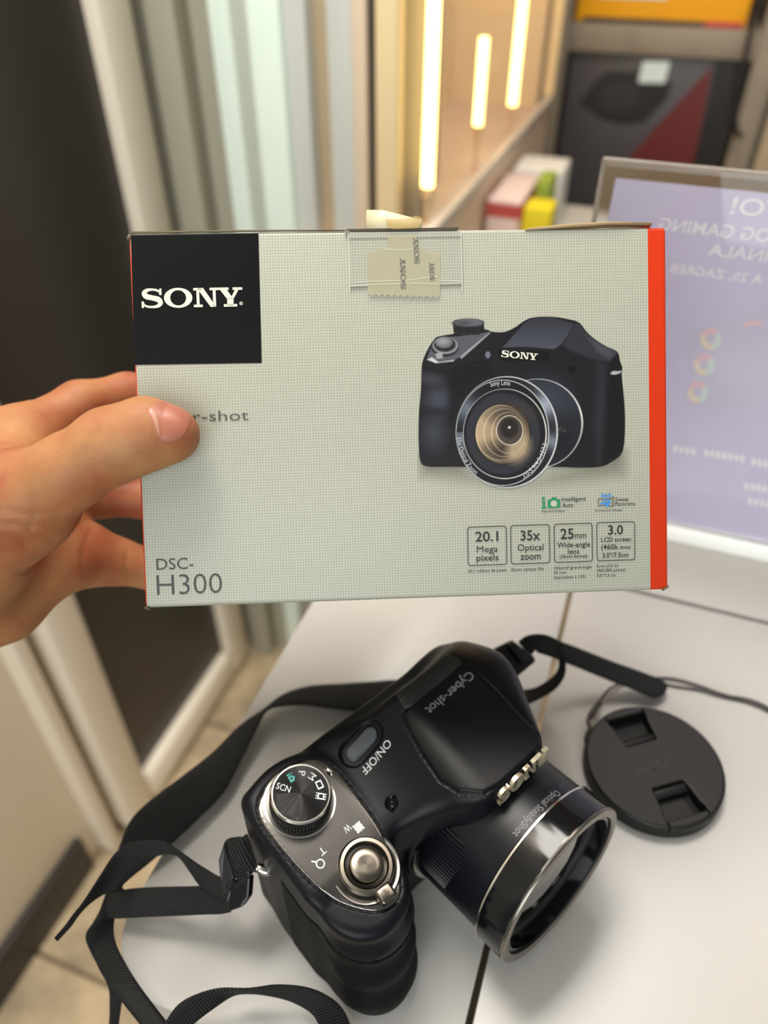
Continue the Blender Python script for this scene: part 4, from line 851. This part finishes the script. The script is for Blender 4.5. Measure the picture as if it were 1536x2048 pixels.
for k in range(3): paint(np.clip(em(560 + 22 * k, 742, 140 - 22 * k, 156 - 20 * k, 3) - em(563 + 22 * k, 742, 136 - 22 * k, 152 - 20 * k, 3), 0, 1) * .45, (214, 198, 168))
paint(em(612, 728, 76, 84, 4), (190, 180, 164)); paint(em(612, 728, 71, 79, 4), (66, 58, 52)); paint(em(610, 716, 50, 56, 20), (34, 30, 28)); paint(em(610, 712, 8, 8, 6), (190, 180, 170))
keep = Al > .01
verts = np.array([FC(u, v) for u in (834, 1261) for v in (626, 999)])  # affine is not exact: map every point
d = CR * ((PX - 768) / FPX)[..., None] - CU * ((PY - 1024) / FPX)[..., None] + CF
t = ((BC - E0) @ by_) / (d @ by_); Q = E0 + d * t[..., None] - org; lx, lz = Q @ bx_, Q @ bz_
h_, w_ = PX.shape; idx = np.arange(h_ * w_).reshape(h_, w_)
quad = np.stack([idx[1:, :-1], idx[1:, 1:], idx[:-1, 1:], idx[:-1, :-1]], -1).reshape(-1, 4)
kq = keep.ravel()[quad].any(1); quad = quad[kq]; used = np.unique(quad); rm = np.zeros(h_ * w_, int); rm[used] = np.arange(len(used)); quad = rm[quad]
me = mesh_np('printed_camera_picture', np.stack([lx.ravel()[used], np.full(len(used), LIFT * 2.2), lz.ravel()[used]], 1), quad, False)
ca = me.color_attributes.new('ink', 'FLOAT_COLOR', 'POINT'); cl = C.reshape(-1, 3)[used] / 255; cl = np.where(cl <= .04045, cl / 12.92, ((cl + .055) / 1.055) ** 2.4)
ca.data.foreach_set('color', np.concatenate([cl, Al.reshape(-1, 1)[used]], 1).astype(np.float32).ravel())
pmat = P('printed_picture', (30, 30, 30), .42, Specular_IOR_Level=.2); nt = pmat.node_tree; at = nt.nodes.new('ShaderNodeVertexColor'); at.layer_name = 'ink'
nt.links.new(at.outputs['Color'], nt.nodes['Principled BSDF'].inputs['Base Color']); nt.links.new(at.outputs['Alpha'], nt.nodes['Principled BSDF'].inputs['Alpha'])
obj('printed_camera_picture', me, pmat, cbox)
c5 = lambda a, b: (800 + a / 2.793, 600 + b / 2.793)
def plogo():
    A = np.array(FC(*c5(562, 318))); B = np.array(FC(*c5(766, 338))); d = B - A; n = np.array([-d[1], d[0]]); n /= np.linalg.norm(n); h = 37 / 2.793 * BW / 1065
    return obj('picture_lettering', polys_mesh('picture_lettering', lp, lambda X, Y: (lambda q: (q[0], LIFT * 3, q[1]))(A + d * X / lw + n * h * Y)), wink, cbox)
plogo()
def ring_text(s, a0, a1, cx, cy, rx, ry, cap, up=1):
    def fn(X, Y):
        a = R(a0 + (a1 - a0) * X); k = 1 + up * cap * Y / rx
        q = FC(*c5(cx + rx * k * math.cos(a), cy + ry * k * math.sin(a))); return (q[0], LIFT * 3, q[1])
    return obj('picture_lettering', text_mesh('picture_lettering', s, fn), P('pale_ink', (176, 178, 182), .5), cbox)
ring_text('Sony Lens', 254, 280, 571, 742, 238, 266, 26); ring_text('35x Optical Zoom', 175, 126, 571, 742, 254, 290, 24, -1); ring_text('3,0-5,9/4,5-157,5', 62, 12, 571, 742, 254, 290, 24, -1)
ftext('35x', *c5(876, 742), *c5(928, 735), 30 / 2.793, P('grey_ink', (64, 63, 59), .5), lift=3, name='picture_lettering')
# ================================================================ the hand that holds the box
HC = np.array([-130., 290., 0.])                            # centre of the working frame in (right, forward, up) mm from the eye
def J(u, v, dep, r): return (np.array([(u - 768) / FPX * dep, dep, -(v - 1024) / FPX * dep]), r)
def skinm():
    m = P('skin', (216, 168, 138), .56, Specular_IOR_Level=.35, Subsurface_Weight=.18, Subsurface_Scale=.004); nt = m.node_tree; b = nt.nodes['Principled BSDF']; L = nt.links.new
    b.inputs['Subsurface Radius'].default_value = (1, .35, .2)
    tc = nt.nodes.new('ShaderNodeTexCoord'); nz = nt.nodes.new('ShaderNodeTexNoise'); nz.inputs['Scale'].default_value = 45; nz.inputs['Detail'].default_value = 4; L(tc.outputs['Object'], nz.inputs['Vector'])
    rp = nt.nodes.new('ShaderNodeValToRGB'); rp.color_ramp.elements[0].position = .32; rp.color_ramp.elements[1].position = .68; rp.color_ramp.elements[0].color = lin((150, 84, 54)); rp.color_ramp.elements[1].color = lin((172, 124, 80)); L(nz.outputs['Fac'], rp.inputs[0]); L(rp.outputs[0], b.inputs['Base Color'])
    n2 = nt.nodes.new('ShaderNodeTexNoise'); n2.inputs['Scale'].default_value = 1100; n2.inputs['Detail'].default_value = 3; L(tc.outputs['Object'], n2.inputs['Vector'])
    vo = nt.nodes.new('ShaderNodeTexVoronoi'); vo.feature = 'DISTANCE_TO_EDGE'; vo.inputs['Scale'].default_value = 900; L(tc.outputs['Object'], vo.inputs['Vector'])
    ad = nt.nodes.new('ShaderNodeMath'); ad.operation = 'ADD'; L(n2.outputs['Fac'], ad.inputs[0]); L(vo.outputs['Distance'], ad.inputs[1])
    bp = nt.nodes.new('ShaderNodeBump'); bp.inputs['Strength'].default_value = .28; bp.inputs['Distance'].default_value = .0004; L(ad.outputs[0], bp.inputs['Height']); L(bp.outputs[0], b.inputs['Normal'])
    return m
chains = [  # (joints, blend)
    ([J(342, 869, 231, 8.8), J(292, 869, 231, 11.0), J(222, 892, 231, 11.5), J(137, 944, 234, 11.6), J(52, 1003, 242, 15.5), J(-90, 1115, 262, 21)], 6),
    ([J(-90, 1115, 262, 21), J(-190, 1200, 285, 27), J(-340, 1320, 290, 29), J(-520, 1460, 290, 33)], 16),
    ([J(-120, 1050, 290, 19), J(38, 888, 300, 13.2), J(160, 810, 317, 9.8), J(255, 788, 331, 8.9), J(350, 790, 337, 8.3), J(430, 806, 338, 7.6)], 8),
    ([J(-120, 1100, 295, 20), J(78, 968, 318, 13), J(190, 992, 334, 9.6), J(290, 996, 340, 9.0), J(390, 1006, 340, 8.2)], 8),
    ([J(-120, 1150, 295, 20), J(95, 1052, 316, 12.5), J(165, 1100, 318, 11), J(232, 1122, 327, 9.8), J(330, 1146, 338, 9.0), J(410, 1160, 339, 8.0)], 8),
    ([J(-150, 1240, 290, 22), J(0, 1200, 296, 17), J(115, 1128, 306, 12), J(160, 1120, 316, 10.5)], 12),
    ([J(38, 900, 298, 13), J(20, 960, 270, 13), J(40, 1000, 248, 13)], 14),
    ([J(-60, 1020, 290, 20), J(60, 1020, 312, 14)], 14), ([J(-60, 1120, 285, 20), J(70, 1100, 306, 13)], 14),
]
Hf = Field((-238, 205, -112), (-46, 362, 76), .9); x, y, z = Hf.x, Hf.y, Hf.z
hd = np.full(tuple(Hf.n), 60, np.float32)
def cone(dst, fld, a, b, ra, rb_, k):
    lo = np.minimum(a - ra, b - rb_) - k - 4; hi = np.maximum(a + ra, b + rb_) + k + 4
    s = tuple(slice(int(np.clip((lo[i] - fld.lo[i]) / fld.h, 0, fld.n[i])), int(np.clip((hi[i] - fld.lo[i]) / fld.h + 1, 0, fld.n[i]))) for i in range(3))
    if any(q.stop - q.start < 2 for q in s): return
    X, Y, Z = fld.x[s[0]], fld.y[:, s[1]], fld.z[:, :, s[2]]; ab = b - a; L2 = ab @ ab
    h = np.clip(((X - a[0]) * ab[0] + (Y - a[1]) * ab[1] + (Z - a[2]) * ab[2]) / L2, 0, 1)
    d = np.sqrt((X - a[0] - h * ab[0]) ** 2 + (Y - a[1] - h * ab[1]) ** 2 + (Z - a[2] - h * ab[2]) ** 2) - (ra + (rb_ - ra) * h)
    dst[s] = smin(dst[s], d, k)
def hand_field(fld):
    out = np.full(tuple(fld.n), 60, np.float32); parts_ = []
    for ch, k in chains:
        pt = np.full(tuple(fld.n), 60, np.float32)
        for (a, ra), (b, rb_) in zip(ch[:-1], ch[1:]): cone(pt, fld, a, b, ra, rb_, 4)
        out = smin(out, pt, k)
    # creases: thumb knuckle and the folds at the thumb's root
    for cr, wd, dp in ((((196, 862), (188, 900), (196, 940)), 1.0, .35), (((178, 872), (170, 905), (178, 945)), 1.0, .3), (((0, 1046), (60, 1052), (118, 1040)), 1.3, .5), (((0, 1072), (50, 1086), (104, 1078)), 1.3, .45), (((10, 1022), (70, 1030), (126, 1018)), 1.2, .4)):
        for (u0, v0), (u1, v1) in zip(cr[:-1], cr[1:]):
            px_ = 768 + FPX * fld.x / fld.y + 0 * fld.z; pv = 1024 - FPX * fld.z / fld.y + 0 * fld.x; e0, e1 = u1 - u0, v1 - v0
            tt = np.clip(((px_ - u0) * e0 + (pv - v0) * e1) / (e0 * e0 + e1 * e1), 0, 1); dd = np.hypot(px_ - u0 - tt * e0, pv - v0 - tt * e1) / FPX * 240
            out = out + np.where(fld.y < 262, dp * np.exp(-(dd / wd) ** 2), 0)
    # keep clear of the box: rotate into its axes
    qx, qy, qz = fld.x - BT[0] * 1000, fld.z - BT[1] * 1000, fld.y - BT[2] * 1000
    ux = qx * BR_[0, 0] + qy * BR_[1, 0] + qz * BR_[2, 0]; uy = qx * BR_[0, 1] + qy * BR_[1, 1] + qz * BR_[2, 1]; uz = qx * BR_[0, 2] + qy * BR_[1, 2] + qz * BR_[2, 2]
    bxd = rbox(ux, uy, uz, (0, 0, BD * 500), (BW * 500 + .15, BH * 500 + .15, BD * 500 + .4), 1.0)
    return smax(out, -bxd, 1.0)
hd = hand_field(Hf)
CM = Matrix((CR.tolist(), CF.tolist(), CU.tolist())).transposed().to_4x4(); CM.translation = EYE
hm = CM @ Matrix.Translation(Vector((-.15, .30, -.04)))
Pq, Fq, fl = Hf.mesh('hand', hd); Pq = (Pq * .001 - np.array([-.15, .30, -.04]))
person = obj('person', mesh_np('hand', Pq, Fq, True, fl), skinm()); person.matrix_world = hm
tag(person, 'bare hand reaching in from the left, thumb pressed on the front of the box', 'person')
Nf = Field((-80, 214, 18), (-56, 238, 40), .3)
nd = hand_field(Nf); U = 768 + FPX * Nf.x / Nf.y + 0 * Nf.z; Vv = 1024 - FPX * Nf.z / Nf.y + 0 * Nf.x
def nail(name, pts, lift, mat):
    sdn = np.stack([poly_sd(U[:, j], Vv[:, j], pts) for j in range(U.shape[1])], 1) * 231 / FPX
    d = smax(smax(nd - lift, sdn, .5), -(nd + .8), .2); d = smax(d, Nf.y - 230 + 0 * d, .2)
    Pn, Fn, f2 = Nf.mesh(name, d); Pn = Pn * .001 - np.array([-.15, .30, -.04]); return obj(name, mesh_np(name, Pn, Fn, True, f2), mat, person)
nl = closed([(296, 822), (308, 806), (332, 799), (360, 802), (376, 815), (382, 836), (377, 860), (362, 878), (342, 886), (322, 880), (308, 856)], 4)
nail('thumbnail', nl, .14, P('nail', (164, 100, 80), .38, Specular_IOR_Level=.5))
nail('lunula', closed([(298, 822), (305, 816), (315, 832), (321, 856), (322, 876), (311, 860)], 4), .16, P('nail_moon', (182, 134, 112), .4))
for o in list(bpy.data.objects):
    if '_o' in o: del o['_o']
